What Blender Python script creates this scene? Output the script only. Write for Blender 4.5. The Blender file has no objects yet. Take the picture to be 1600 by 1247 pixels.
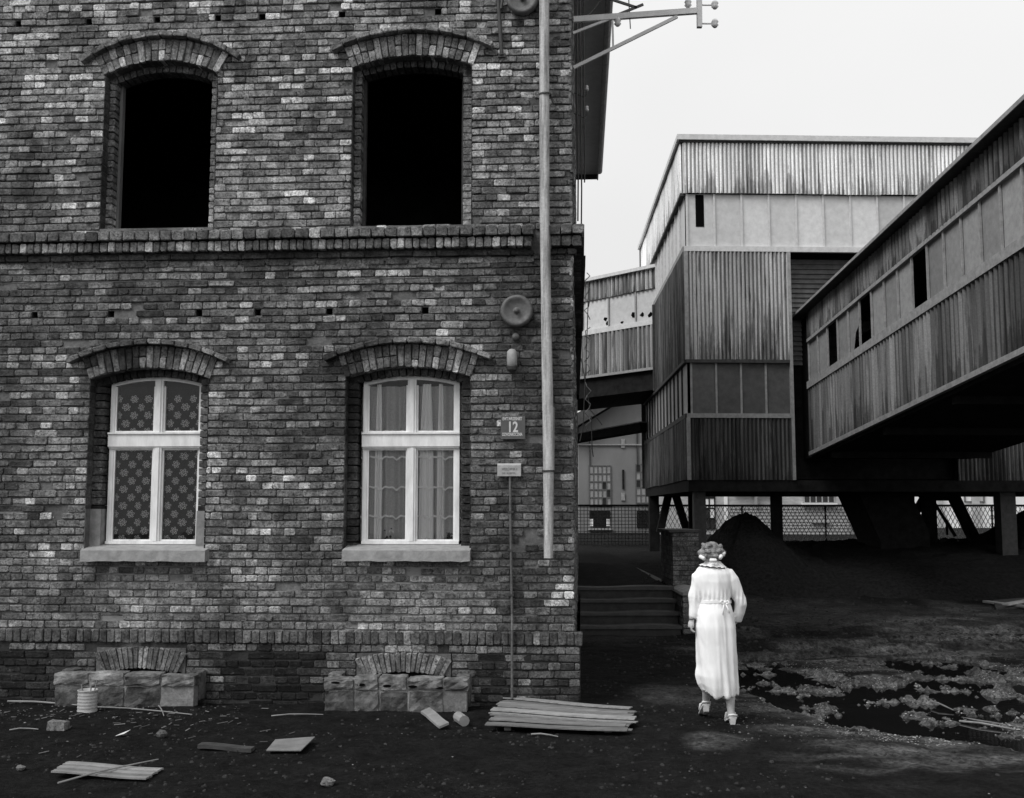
import bpy, math, random, time
import numpy as np
from mathutils import Vector, Matrix, noise as mnoise
from mathutils.geometry import tessellate_polygon

# ------------------------------------------------------------------ camera, sky, sun, exposure
SC = bpy.context.scene
COL = SC.collection
rnd = random.Random(12)
H = 1.95
FPX = 1700.0
PITCH = math.atan(171.5 / FPX)
cam_data = bpy.data.cameras.new('camera')
cam_data.sensor_width = 36.0
cam_data.lens = FPX / 1600.0 * 36.0
cam_data.clip_end = 2000.0
cam = bpy.data.objects.new('camera', cam_data)
COL.objects.link(cam)
cam.location = (0, 0, H)
cam.rotation_euler = (math.radians(90) + PITCH, 0, 0)
SC.camera = cam

SUN_EL, SUN_AZ = math.radians(50), math.radians(232)     # azimuth clockwise from +Y: behind the camera, to the left
world = bpy.data.worlds.new('World')
SC.world = world
world.use_nodes = True
wn, wl = world.node_tree.nodes, world.node_tree.links
wn.clear()
sky = wn.new('ShaderNodeTexSky'); sky.sky_type = 'NISHITA'; sky.sun_disc = False
sky.sun_elevation = SUN_EL; sky.sun_rotation = SUN_AZ; sky.dust_density = 6.0
bw = wn.new('ShaderNodeRGBToBW'); wl.new(sky.outputs[0], bw.inputs[0])
# overcast: an almost even bright cloud layer, a little darker towards the horizon
tc = wn.new('ShaderNodeTexCoord'); sep = wn.new('ShaderNodeSeparateXYZ'); wl.new(tc.outputs['Generated'], sep.inputs[0])
mr = wn.new('ShaderNodeMapRange'); wl.new(sep.outputs['Z'], mr.inputs[0])
mr.inputs[1].default_value = 0.0; mr.inputs[2].default_value = 0.45
mr.inputs[3].default_value = 7.7; mr.inputs[4].default_value = 8.9
cn = wn.new('ShaderNodeTexNoise'); cn.inputs['Scale'].default_value = 2.2; cn.inputs['Detail'].default_value = 3
wl.new(tc.outputs['Generated'], cn.inputs['Vector'])
cm = wn.new('ShaderNodeMapRange'); wl.new(cn.outputs[0], cm.inputs[0])
cm.inputs[1].default_value = .3; cm.inputs[2].default_value = .7; cm.inputs[3].default_value = .95; cm.inputs[4].default_value = 1.05
mu = wn.new('ShaderNodeMath'); mu.operation = 'MULTIPLY'; wl.new(mr.outputs[0], mu.inputs[0]); wl.new(cm.outputs[0], mu.inputs[1])
mx = wn.new('ShaderNodeMix'); mx.data_type = 'FLOAT'; mx.inputs[0].default_value = 0.93
wl.new(bw.outputs[0], mx.inputs[2]); wl.new(mu.outputs[0], mx.inputs[3])
bg = wn.new('ShaderNodeBackground'); bg.inputs['Strength'].default_value = 0.1
wl.new(mx.outputs[0], bg.inputs['Color'])
wo = wn.new('ShaderNodeOutputWorld'); wl.new(bg.outputs[0], wo.inputs[0])

sun_data = bpy.data.lights.new('sun', 'SUN')
sun_data.energy = 2.3; sun_data.angle = math.radians(32); sun_data.color = (1, 1, 1)
sun = bpy.data.objects.new('sun', sun_data); COL.objects.link(sun)
sd = Vector((math.sin(SUN_AZ) * math.cos(SUN_EL), math.cos(SUN_AZ) * math.cos(SUN_EL), math.sin(SUN_EL)))
sun.rotation_euler = (-sd).to_track_quat('-Z', 'Y').to_euler()
SC.view_settings.view_transform = 'Standard'
SC.view_settings.look = 'None'
SC.view_settings.exposure = 0.12
SC.view_settings.gamma = 1.0
SC.view_settings.use_curve_mapping = False

# ------------------------------------------------------------------ helpers
def ray(u, v):
    xc, zc = (u - 800) / FPX, (623.5 - v) / FPX
    return Vector((xc, math.cos(PITCH) - math.sin(PITCH) * zc, math.sin(PITCH) + math.cos(PITCH) * zc))
CAM = Vector((0, 0, H))
def at(u, v, Y):
    d = ray(u, v); return CAM + d * (Y / d.y)
def on_ground(u, v, z=0.0):
    d = ray(u, v); return CAM + d * ((z - H) / d.z)

WORLD_AT = {}
def worigin(o):
    return WORLD_AT.get(o.name, Vector((0, 0, 0)))
def tag(o, label=None, cat=None, group=None, kind=None):
    if label: o['label'] = label
    if cat: o['category'] = cat
    if group: o['group'] = group
    if kind: o['kind'] = kind
    return o
def empty(name, loc, label=None, cat=None, group=None):
    o = bpy.data.objects.new(name, None); COL.objects.link(o)
    o.location = loc; o.empty_display_size = .2
    WORLD_AT[o.name] = Vector(loc)
    return tag(o, label, cat, group)
def link_mesh(me, name, parent, org):
    o = bpy.data.objects.new(name, me); COL.objects.link(o)
    if parent is not None:
        o.parent = parent; o.location = org - worigin(parent)
    else:
        o.location = org
    WORLD_AT[o.name] = Vector(org)
    return o

class MB:
    def __init__(s, M=None):
        s.v = []; s.f = []; s.t = []; s.M = M; s.mi = []; s.down = None
    def add(s, vs, fs, tone=1.0, mi=0):
        b = len(s.v); s.v.extend([tuple(q) for q in vs])
        for f in fs:
            s.f.append(tuple(i + b for i in f)); s.t.append(tone); s.mi.append(mi)
    def box(s, x0, x1, y0, y1, z0, z1, tone=1.0, mi=0):
        vs = [(x, y, z) for z in (z0, z1) for y in (y0, y1) for x in (x0, x1)]
        s.add(vs, [(0, 2, 3, 1), (4, 5, 7, 6), (0, 1, 5, 4), (2, 6, 7, 3), (0, 4, 6, 2), (1, 3, 7, 5)], tone, mi)
    def hexa(s, p, tone=1.0, mi=0):          # 8 points: bottom 4 then top 4, both round the same way
        s.add(p, [(3, 2, 1, 0), (4, 5, 6, 7), (0, 1, 5, 4), (1, 2, 6, 5), (2, 3, 7, 6), (3, 0, 4, 7)], tone, mi)
    def bar(s, a, b, w, h, up=(0, 0, 1), tone=1.0, mi=0):
        a, b = Vector(a), Vector(b); d = (b - a).normalized(); up = Vector(up)
        sx = d.cross(up)
        if sx.length < 1e-4: sx = d.cross(Vector((0, 1, 0)))
        sx.normalize(); uz = sx.cross(d).normalized()
        o = [(-w / 2, -h / 2), (w / 2, -h / 2), (w / 2, h / 2), (-w / 2, h / 2)]
        s.hexa([a + sx * i + uz * j for i, j in o] + [b + sx * i + uz * j for i, j in o], tone, mi)
    def tube(s, pts, r, n=8, tone=1.0, cap=True, mi=0):
        pts = [Vector(p) for p in pts]
        rs = r if isinstance(r, (list, tuple)) else [r] * len(pts)
        vs = []; prev = None
        for i, p in enumerate(pts):
            d = (pts[min(i + 1, len(pts) - 1)] - pts[max(i - 1, 0)]).normalized()
            if prev is None:
                a = d.cross(Vector((0, 0, 1)))
                if a.length < .05: a = d.cross(Vector((1, 0, 0)))
            else:
                a = prev - d * prev.dot(d)
            a.normalize(); prev = a; b = d.cross(a)
            for k in range(n):
                t = 2 * math.pi * k / n
                vs.append(p + a * (math.cos(t) * rs[i]) + b * (math.sin(t) * rs[i]))
        fs = []
        for i in range(len(pts) - 1):
            for k in range(n):
                k2 = (k + 1) % n
                fs.append((i * n + k, i * n + k2, (i + 1) * n + k2, (i + 1) * n + k))
        if cap:
            fs.append(tuple(range(n - 1, -1, -1))); fs.append(tuple((len(pts) - 1) * n + k for k in range(n)))
        s.add(vs, fs, tone, mi)
    def lathe(s, prof, c, axis=(0, 0, 1), n=24, tone=1.0, mi=0):   # prof = [(radius, along axis)]
        ax = Vector(axis).normalized(); a = ax.orthogonal().normalized(); b = ax.cross(a); c = Vector(c)
        vs = []
        for r, h in prof:
            for k in range(n):
                t = 2 * math.pi * k / n
                vs.append(c + ax * h + a * (r * math.cos(t)) + b * (r * math.sin(t)))
        fs = [(i * n + k, i * n + (k + 1) % n, (i + 1) * n + (k + 1) % n, (i + 1) * n + k) for i in range(len(prof) - 1) for k in range(n)]
        s.add(vs, fs, tone, mi)
    def brick(s, P, yf, yb, ch=.006, tone=1.0, jit=.0035):
        """chamfered block; P = 4 (x,z) corners anticlockwise seen from the front (-y)"""
        cx = sum(p[0] for p in P) / 4; cz = sum(p[1] for p in P) / 4
        J = lambda: rnd.uniform(-jit, jit)
        out = []; inn = []
        for i in range(4):                      # worn corners: two points each
            x, z = P[i]; xp, zp = P[i - 1]; xn, zn = P[(i + 1) % 4]
            Lp = math.hypot(xp - x, zp - z); Ln = math.hypot(xn - x, zn - z); c_ = min(rnd.uniform(.3, 2.6) * ch, Lp * .3, Ln * .3)
            for (qx, qz, Lq) in ((xp, zp, Lp), (xn, zn, Ln)): out.append((x + (qx - x) / Lq * c_ + J(), z + (qz - z) / Lq * c_ + J()))
        for (x, z) in out:
            dx, dz = cx - x, cz - z
            hx = min(abs(dx) * .6, ch * rnd.uniform(.5, 1.6)); hz = min(abs(dz) * .6, ch * rnd.uniform(.5, 1.6))
            inn.append((x + math.copysign(hx, dx), z + math.copysign(hz, dz)))
        tx, tz = rnd.uniform(-.07, .07), rnd.uniform(-.13, .13)
        d = [yf + rnd.uniform(0, jit) + (x - cx) * tx * .5 + (z - cz) * tz for x, z in inn]
        vs = [(x, yb, z) for x, z in out] + [(x, yf + ch * 1.1, z) for x, z in out] + [(x, d[i], z) for i, (x, z) in enumerate(inn)]
        fs = [tuple(range(16, 24))]
        for i in range(8):
            j = (i + 1) % 8
            fs.append((8 + i, 8 + j, 16 + j, 16 + i)); fs.append((i, j, 8 + j, 8 + i))
        s.add(vs, fs, tone)
    def build(s, name, m, parent=None, smooth=False, kind=None, label=None, origin=None, M=None):
        A = np.array(s.v, dtype=float)
        T = M or s.M
        if T is not None:
            R = np.array(T.to_3x3()); A = A @ R.T + np.array(T.translation)
        if origin is None:
            lo, hi = A.min(0), A.max(0)
            org = Vector(((lo[0] + hi[0]) / 2, (lo[1] + hi[1]) / 2, lo[2]))
        else: org = Vector(origin)
        A = A - np.array(org)
        me = bpy.data.meshes.new(name)
        me.from_pydata(A.tolist(), [], s.f)
        at_ = me.attributes.new('tone', 'FLOAT', 'FACE'); at_.data.foreach_set('value', s.t)
        if s.down is not None:
            ad = me.attributes.new('down', 'FLOAT', 'POINT'); ad.data.foreach_set('value', s.down)
        if isinstance(m, (list, tuple)):
            for q in m: me.materials.append(q)
            me.polygons.foreach_set('material_index', s.mi)
        else: me.materials.append(m)
        if smooth: me.polygons.foreach_set('use_smooth', [True] * len(me.polygons))
        me.update()
        o = link_mesh(me, name, parent, org)
        return tag(o, label, None, None, kind)

# ------------------------------------------------------------------ materials (all neutral: the photograph is black and white)
def gray(c): return (c, c, c, 1)
class NT:
    def __init__(s, name):
        s.m = bpy.data.materials.new(name); s.m.use_nodes = True
        s.n = s.m.node_tree.nodes; s.l = s.m.node_tree.links
        s.p = s.n['Principled BSDF']
        s.pos = s.n.new('ShaderNodeNewGeometry').outputs['Position']
        s.p.inputs['Specular IOR Level'].default_value = .25
    def math(s, op, a, b=None, clamp=False):
        q = s.n.new('ShaderNodeMath'); q.operation = op; q.use_clamp = clamp
        for i, x in enumerate((a, b)):
            if x is None: continue
            if isinstance(x, (int, float)): q.inputs[i].default_value = x
            else: s.l.new(x, q.inputs[i])
        return q.outputs[0]
    def noise(s, scale, detail=4, rough=.6, stretch=(1, 1, 1), vec=None):
        mp = s.n.new('ShaderNodeMapping'); mp.inputs['Scale'].default_value = stretch
        s.l.new(vec or s.pos, mp.inputs[0])
        q = s.n.new('ShaderNodeTexNoise'); q.inputs['Scale'].default_value = scale
        q.inputs['Detail'].default_value = detail; q.inputs['Roughness'].default_value = rough
        s.l.new(mp.outputs[0], q.inputs['Vector']); return q.outputs[0]
    def rng(s, x, a, b, c, d, smooth=False):
        q = s.n.new('ShaderNodeMapRange'); s.l.new(x, q.inputs[0])
        if smooth: q.interpolation_type = 'SMOOTHSTEP'
        for i, k in enumerate((a, b, c, d)):
            if isinstance(k, (int, float)): q.inputs[i + 1].default_value = k
            else: s.l.new(k, q.inputs[i + 1])
        return q.outputs[0]
    def mix(s, f, a, b):
        q = s.n.new('ShaderNodeMix'); q.data_type = 'FLOAT'
        for i, x in ((0, f), (2, a), (3, b)):
            if isinstance(x, (int, float)): q.inputs[i].default_value = x
            else: s.l.new(x, q.inputs[i])
        return q.outputs[0]
    def attr(s, name):
        q = s.n.new('ShaderNodeAttribute'); q.attribute_name = name; return q.outputs['Fac']
    def objrand(s):
        return s.n.new('ShaderNodeObjectInfo').outputs['Random']
    def xyz(s):
        q = s.n.new('ShaderNodeSeparateXYZ'); s.l.new(s.pos, q.inputs[0]); return q.outputs
    def color(s, x):
        q = s.n.new('ShaderNodeCombineColor')
        for i in range(3): s.l.new(x, q.inputs[i])
        s.l.new(q.outputs[0], s.p.inputs['Base Color'])
    def rough(s, x):
        if isinstance(x, (int, float)): s.p.inputs['Roughness'].default_value = x
        else: s.l.new(x, s.p.inputs['Roughness'])
    def bump(s, h, dist=.01, strength=1.0):
        q = s.n.new('ShaderNodeBump'); q.inputs['Strength'].default_value = strength; q.inputs['Distance'].default_value = dist
        s.l.new(h, q.inputs['Height']); s.l.new(q.outputs[0], s.p.inputs['Normal'])

def m_plain(name, c0, c1, scale=8, detail=5, rough=.85, bump=.004, stretch=(1, 1, 1), tone=False, rand=0.0, spec=.25):
    t = NT(name); n = t.noise(scale, detail, .65, stretch)
    c = t.rng(n, .3, .7, c0, c1)
    if tone: c = t.math('MULTIPLY', c, t.attr('tone'))
    if rand: c = t.math('MULTIPLY', c, t.rng(t.objrand(), 0, 1, 1 - rand, 1 + rand))
    t.color(c); t.rough(rough)
    t.p.inputs['Specular IOR Level'].default_value = spec
    if bump: t.bump(t.noise(scale * 3, 5, .7, stretch), bump)
    return t.m

# brick: the tone of each brick comes from its face attribute, soot and efflorescence from noise
def m_brick():
    t = NT('brick')
    fine = t.noise(38, 5, .7); mid = t.noise(9, 5, .65); big = t.noise(1.1, 4, .6)
    c = t.math('MULTIPLY', t.attr('tone'), t.rng(fine, .30, .70, .35, 1.65))
    c = t.math('MULTIPLY', c, t.rng(mid, .35, .65, .55, 1.4))
    soot = t.math('MULTIPLY', t.rng(big, .36, .6, .5, 1.15), t.rng(t.noise(.8, 5, .7, (1.4, 1, .55)), .38, .56, .62, 1.1))
    c = t.math('MULTIPLY', c, soot)
    pit = t.rng(t.noise(60, 2, .5), .34, .42, .35, 1.0)
    c = t.math('MULTIPLY', c, pit)
    chalk = t.rng(t.noise(15, 6, .8, (1, 1, 1.8)), .60, .72, 0, .75)
    c = t.mix(chalk, c, t.math('MULTIPLY', t.math('ADD', c, .16), 1.0))
    t.color(c); t.rough(.9); t.bump(t.math('ADD', fine, t.math('MULTIPLY', mid, .8)), .012)
    return t.m
MAT = {}
MAT['brick'] = m_brick()
def m_mortar():
    t = NT('mortar'); n = t.noise(30, 5, .7); b = t.noise(2.0, 4, .6)
    c = t.math('MULTIPLY', t.rng(n, .3, .7, .09, .18), t.rng(b, .35, .65, .6, 1.35))
    c = t.math('MULTIPLY', c, t.attr('tone'))
    X = t.xyz()                                   # repointed with pale lime under the two lower windows
    def blob(cx, cz, rx, rz):
        a = t.math('POWER', t.math('DIVIDE', t.math('SUBTRACT', X[0], cx), rx), 2); b_ = t.math('POWER', t.math('DIVIDE', t.math('SUBTRACT', X[2], cz), rz), 2)
        d = t.math('ADD', t.math('ADD', a, b_), t.math('MULTIPLY', t.math('SUBTRACT', t.noise(3.5, 4, .65), .5), 2.2)); return t.rng(d, .5, 1.1, 1, 0)
    k = t.math('MAXIMUM', blob(-1.15, 1.02, .85, .50), t.math('MULTIPLY', blob(-3.9, .95, .75, .42), .7))
    c = t.mix(k, c, .26)
    t.color(c); t.rough(.95); t.bump(n, .01); return t.m
MAT['mortar'] = m_mortar()
MAT['render_light'] = m_plain('patched_render', .16, .34, 10, 6, .9, .006, tone=True)
MAT['tar'] = m_plain('tarred_render', .012, .035, 7, 6, .75, .01)
MAT['frame_white'] = m_plain('white_frame_paint', .62, .92, 11, 7, .5, .001, (1, 1, .3), spec=.4)
MAT['stone_sill'] = m_plain('sill_concrete', .22, .36, 12, 6, .9, .006)
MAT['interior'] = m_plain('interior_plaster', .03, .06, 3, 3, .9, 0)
MAT['old_wood'] = m_plain('weathered_wood', .10, .20, 9, 6, .85, .003, (1, 1, .2))
MAT['dark_wood'] = m_plain('dark_wood', .03, .07, 9, 6, .8, .003)
MAT['iron'] = m_plain('dark_iron', .02, .05, 20, 5, .55, .002, spec=.5)
MAT['iron_gray'] = m_plain('grey_cast_iron', .06, .13, 22, 6, .6, .004, spec=.5)
MAT['steel_pale'] = m_plain('pale_painted_steel', .65, .8, 12, 5, .6, .002)
MAT['soffit'] = m_plain('soffit_boards', .62, .75, 6, 5, .85, .003)
MAT['roof'] = m_plain('roofing_felt', .05, .09, 5, 5, .9, .003)
def m_pipe():
    t = NT('zinc_downpipe')
    st = t.noise(7, 6, .7, (3.2, 3.2, .28)); f = t.noise(40, 4, .7)
    c = t.math('MULTIPLY', t.rng(st, .36, .60, .20, .52), t.rng(f, .3, .7, .8, 1.2))
    t.color(c); t.rough(.6); t.bump(st, .004); return t.m
MAT['pipe'] = m_pipe()
def m_glass():
    t = NT('window_glass')
    g = t.n.new('ShaderNodeBsdfGlossy'); g.inputs['Roughness'].default_value = .03
    tr = t.n.new('ShaderNodeBsdfTransparent'); tr.inputs[0].default_value = gray(.95)
    fr = t.n.new('ShaderNodeFresnel'); fr.inputs[0].default_value = 1.5
    bm = t.n.new('ShaderNodeBump'); bm.inputs['Strength'].default_value = .3; bm.inputs['Distance'].default_value = .004
    t.l.new(t.noise(5, 2, .5), bm.inputs['Height']); t.l.new(bm.outputs[0], g.inputs['Normal'])
    mxs = t.n.new('ShaderNodeMixShader'); t.l.new(fr.outputs[0], mxs.inputs[0])
    t.l.new(tr.outputs[0], mxs.inputs[1]); t.l.new(g.outputs[0], mxs.inputs[2])
    t.l.new(mxs.outputs[0], t.n['Material Output'].inputs['Surface']); return t.m
MAT['glass'] = m_glass()
def m_net(name, c, alpha):
    t = NT(name)
    df = t.n.new('ShaderNodeBsdfDiffuse'); df.inputs[0].default_value = gray(c)
    tl = t.n.new('ShaderNodeBsdfTranslucent'); tl.inputs[0].default_value = gray(c * .9)
    tr = t.n.new('ShaderNodeBsdfTransparent')
    a = t.n.new('ShaderNodeMixShader'); a.inputs[0].default_value = .1
    t.l.new(df.outputs[0], a.inputs[1]); t.l.new(tl.outputs[0], a.inputs[2])
    b = t.n.new('ShaderNodeMixShader')
    t.l.new(t.rng(t.noise(60, 2, .5), .3, .7, alpha * .9, min(1, alpha * 1.1)), b.inputs[0])
    t.l.new(tr.outputs[0], b.inputs[1]); t.l.new(a.outputs[0], b.inputs[2])
    t.l.new(b.outputs[0], t.n['Material Output'].inputs['Surface']); return t.m
MAT['net_dark'] = m_net('sheer_net', .5, .06)
MAT['net_flower'] = m_net('embroidery', .9, 1.2)
MAT['net_lace'] = m_net('lace_net', .9, .48)
MAT['net_drape'] = m_net('drape_net', .9, 1.1)
MAT['net_band'] = m_net('lace_border', .9, .9)
def m_corr(name, lo, hi, streak, zscale=.12, dark=.25, rand=.12, s1scale=3.0, drip=.82, dripk=.42):
    """weathered sheet: grain, run-off streaks down the sheet and dark stains of their own shape"""
    t = NT(name)
    s1 = t.noise(s1scale, 3, .55, (1, 1, zscale)); s2 = t.noise(7.5, 4, .7, (1, 1, zscale * .9)); f = t.noise(30, 4, .7)
    c = t.rng(s1, .36, .64, lo, hi)
    c = t.math('MULTIPLY', c, t.rng(s2, streak - .04, streak + .04, dark, 1.0))
    c = t.math('MULTIPLY', c, t.rng(f, .3, .7, .78, 1.2))
    # drips: grime that has crept up from the lower edge and run down from the upper one, each corrugation its own length
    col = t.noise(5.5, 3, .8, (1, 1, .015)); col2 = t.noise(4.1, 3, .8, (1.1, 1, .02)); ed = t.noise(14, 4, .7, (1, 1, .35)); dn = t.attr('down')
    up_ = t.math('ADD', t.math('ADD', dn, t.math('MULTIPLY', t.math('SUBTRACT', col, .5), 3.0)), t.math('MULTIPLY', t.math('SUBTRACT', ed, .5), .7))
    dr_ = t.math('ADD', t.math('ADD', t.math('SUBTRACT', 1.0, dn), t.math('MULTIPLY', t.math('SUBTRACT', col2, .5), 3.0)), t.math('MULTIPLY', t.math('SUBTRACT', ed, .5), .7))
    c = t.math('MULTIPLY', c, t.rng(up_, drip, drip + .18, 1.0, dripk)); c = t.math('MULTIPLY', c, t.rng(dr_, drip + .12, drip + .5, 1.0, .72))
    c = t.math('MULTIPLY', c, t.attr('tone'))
    c = t.math('MULTIPLY', c, t.rng(t.objrand(), 0, 1, 1 - rand, 1 + rand))
    t.color(c); t.rough(.8); t.bump(f, .003); return t.m
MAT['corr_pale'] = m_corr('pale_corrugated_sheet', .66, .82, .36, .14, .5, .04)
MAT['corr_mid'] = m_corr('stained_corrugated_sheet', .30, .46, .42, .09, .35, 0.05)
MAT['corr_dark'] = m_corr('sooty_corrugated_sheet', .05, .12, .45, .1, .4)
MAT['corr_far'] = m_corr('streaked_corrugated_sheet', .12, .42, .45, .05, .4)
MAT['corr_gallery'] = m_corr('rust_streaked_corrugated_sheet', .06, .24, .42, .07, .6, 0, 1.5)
MAT['panel_pale'] = m_plain('pale_wired_glass', .5, .64, 7, 5, .45, .003, tone=True, rand=.08, spec=.5)
MAT['panel_dark'] = m_plain('sooty_wired_glass', .05, .09, 7, 5, .5, .003, tone=True, rand=.1, spec=.5)
MAT['panel_gallery'] = m_plain('dusty_wired_glass', .20, .30, 9, 5, .5, .003, tone=True, rand=.22, spec=.5)
MAT['trim_pale'] = m_plain('pale_trim', .5, .68, 9, 6, .7, .003)
MAT['trim_mid'] = m_plain('grey_trim', .2, .36, 9, 6, .7, .003)
MAT['trim_dark'] = m_plain('sooty_trim', .03, .07, 9, 5, .8, .003)
MAT['underside'] = m_plain('sooty_steel', .009, .022, 5, 4, .9, .003, spec=.06)
MAT['column'] = m_plain('concrete_column', .05, .09, 9, 6, .9, .006)
MAT['coal'] = m_plain('coal', .007, .028, 14, 6, .85, .03, spec=.06)
MAT['black'] = m_plain('dark_void', .004, .006, 3, 2, 1, 0, spec=0)

# ------------------------------------------------------------------ ground
def _hash(ix, iy, seed):
    n = (ix.astype(np.int64) * 374761393 + iy.astype(np.int64) * 668265263 + seed * 2246822519) & 0xffffffff
    n = ((n ^ (n >> 13)) * 1274126177) & 0xffffffff
    return ((n ^ (n >> 16)) & 0xffff) / 65535.0
def vnoise(x, y, seed=0):
    ix, iy = np.floor(x), np.floor(y); fx, fy = x - ix, y - iy
    ux, uy = fx * fx * (3 - 2 * fx), fy * fy * (3 - 2 * fy)
    a = _hash(ix, iy, seed); b = _hash(ix + 1, iy, seed); c = _hash(ix, iy + 1, seed); d = _hash(ix + 1, iy + 1, seed)
    return (a * (1 - ux) + b * ux) * (1 - uy) + (c * (1 - ux) + d * ux) * uy
def fbm(x, y, sc, oct=4, seed=0, gain=.5):
    s = 0; a = 1; t = 0
    for k in range(oct):
        s = s + a * vnoise(x * sc + 17.3 * k, y * sc - 9.1 * k, seed + k); t += a; a *= gain; sc *= 2.03
    return s / t
def sstep(a, b, x):
    t = np.clip((x - a) / (b - a), 0, 1); return t * t * (3 - 2 * t)
WATER = -.055
def puddle_mask(x, y):
    """1 inside the flooded hollow right of the woman"""
    m = 0
    for (u, v, ru, rv) in ((1235, 1066, 105, 30), (1330, 1098, 120, 42), (1450, 1105, 110, 48), (1560, 1085, 110, 40), (1480, 1040, 90, 18), (1600, 1148, 90, 26), (1435, 1002, 60, 8), (1575, 990, 60, 12), (1700, 1110, 130, 60), (1190, 1032, 40, 8)):
        c = on_ground(u, v); rx = ru / 1708 * c.y; a = on_ground(u, v - rv); b = on_ground(u, v + rv); ry = (a.y - b.y) / 2
        d = ((x - c.x) / rx) ** 2 + ((y - (a.y + b.y) / 2) / ry) ** 2
        m = np.maximum(m, 1 - sstep(.55, 1.35, d))
    n_ = fbm(x, y, 1.7, 4, 91, .6)
    return np.clip(m * 1.3 - (1 - sstep(.34, .52, n_)) * .55, 0, 1)
PLAT_X = 2.72
def ground_fields(x, y):
    x = np.asarray(x, float); y = np.asarray(y, float)
    near = np.exp(-np.maximum(np.hypot(x, y) - 25, 0) / 20)
    z = .60 * sstep(22.5, 30, y + (fbm(x, y, .35, 3, 5) - .5) * 2.5) + .05 * sstep(30, 40, y)
    plat = (1 - sstep(PLAT_X - .06, PLAT_X + .06, x)) * sstep(17.95, 18.05, y) * sstep(-.5, .3, x)
    z = z * (1 - plat) + plat * (.66 + .05 * (fbm(x, y, .8, 3, 8) - .5) + .10 * np.exp(-((y - 27) / 5) ** 2) * sstep(19, 25, y))
    lump = (fbm(x, y, .5, 3, 1) - .5) * .10 + (fbm(x, y, 2.2, 4, 2) - .5) * .045 + (fbm(x, y, 9, 3, 3) - .5) * .02
    # wheel ruts running away to the right
    rut = 0
    for off in (0.0, .9, 2.3, 3.1):
        yy = 14.6 + off + (x - 3) * .25 + .5 * (fbm(x, y * 0, .4, 2, 9) - .5)
        rut = rut - .075 * np.exp(-((y - yy) / .13) ** 2) + .05 * np.exp(-((y - yy - .28) / .12) ** 2)
    right = sstep(2.2, 3.2, x)
    z = z + lump * near * (1 - .5 * plat) + rut * right * near
    pm = puddle_mask(x, y)
    rough = (fbm(x, y, 2.6, 5, 21, .66) - .615) * .40 + (fbm(x, y, 11, 4, 22, .72) - .5) * .17
    z = z * (1 - pm) + pm * (WATER - .012 + rough)
    # churned mud round the hollow
    ring = sstep(.02, .3, pm) * (1 - sstep(.5, .95, pm))
    z = z + ring * (.02 + .03 * (fbm(x, y, 8, 3, 30) - .5))
    mud = np.maximum(sstep(.05, .4, pm) * .9, 0)
    # pale trodden clay beyond and before the puddle
    for (u, v, ru, rv, s) in ((1330, 965, 250, 30, .35), (1345, 1022, 130, 26, .9), (1520, 990, 150, 34, .8), (1125, 1158, 62, 13, 1.0), (1440, 1170, 170, 26, .7), (1560, 960, 70, 22, .6), (1050, 1085, 70, 20, .35), (960, 1000, 80, 12, .25)):
        c = on_ground(u, v); rx = ru / 1708 * c.y; a = on_ground(u, v - rv); b = on_ground(u, v + rv); ry = (a.y - b.y) / 2
        d = ((x - c.x) / rx) ** 2 + ((y - (a.y + b.y) / 2) / ry) ** 2
        mud = np.maximum(mud, s * (1 - sstep(.2, 1.3, d + (fbm(x, y, 2, 3, 40) - .5) * 1.2)))
    R_ = sstep(1.8, 3, x) * sstep(7.6, 9, y) * (1 - sstep(15, 21, y)) * (1 - sstep(10, 16, x))
    mud = np.maximum(mud, R_ * .85 * sstep(.50, .66, fbm(x * .7, y * 1.9, 1.2, 5, 77, .62)))
    mud = mud * np.clip(.15 + 1.7 * (fbm(x, y * 2.2, 1.6, 4, 50) - .22), 0, 1)
    wet = np.clip(sstep(.02, .5, pm) * 1.0 + .0, 0, 1)
    return z, mud, wet
def gz(x, y):
    return float(ground_fields(np.array([x]), np.array([y]))[0][0])

def axis(fine0, fine1, step, far0, far1):
    a = list(np.arange(fine0, fine1, step)); s = step; p = fine1; out = []
    while p < far1: out.append(p); s *= 1.09; p += s
    lo = []; s = step; p = fine0 - step
    while p > far0: lo.append(p); s *= 1.12; p -= s
    return np.array(lo[::-1] + a + out + [far1])
gx = axis(-7.2, 7.6, .04, -500, 500); gy = axis(6.6, 15.5, .035, -60, 900)
X, Y = np.meshgrid(gx, gy); Z, MUD, WET = ground_fields(X, Y)
nx, ny = len(gx), len(gy)
me = bpy.data.meshes.new('ground')
co = np.stack([X.ravel(), Y.ravel(), Z.ravel()], 1)
i = np.arange(nx * ny).reshape(ny, nx)
q = np.stack([i[:-1, :-1].ravel(), i[:-1, 1:].ravel(), i[1:, 1:].ravel(), i[1:, :-1].ravel()], 1)
me.vertices.add(len(co)); me.vertices.foreach_set('co', co.ravel())
me.loops.add(q.size); me.loops.foreach_set('vertex_index', q.ravel())
me.polygons.add(len(q)); me.polygons.foreach_set('loop_start', np.arange(0, q.size, 4)); me.polygons.foreach_set('loop_total', np.full(len(q), 4))
me.polygons.foreach_set('use_smooth', np.ones(len(q), bool))
for nm, F in (('mud', MUD), ('wet', WET)):
    a_ = me.attributes.new(nm, 'FLOAT', 'POINT'); a_.data.foreach_set('value', F.ravel())
me.update(calc_edges=True)
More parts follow.
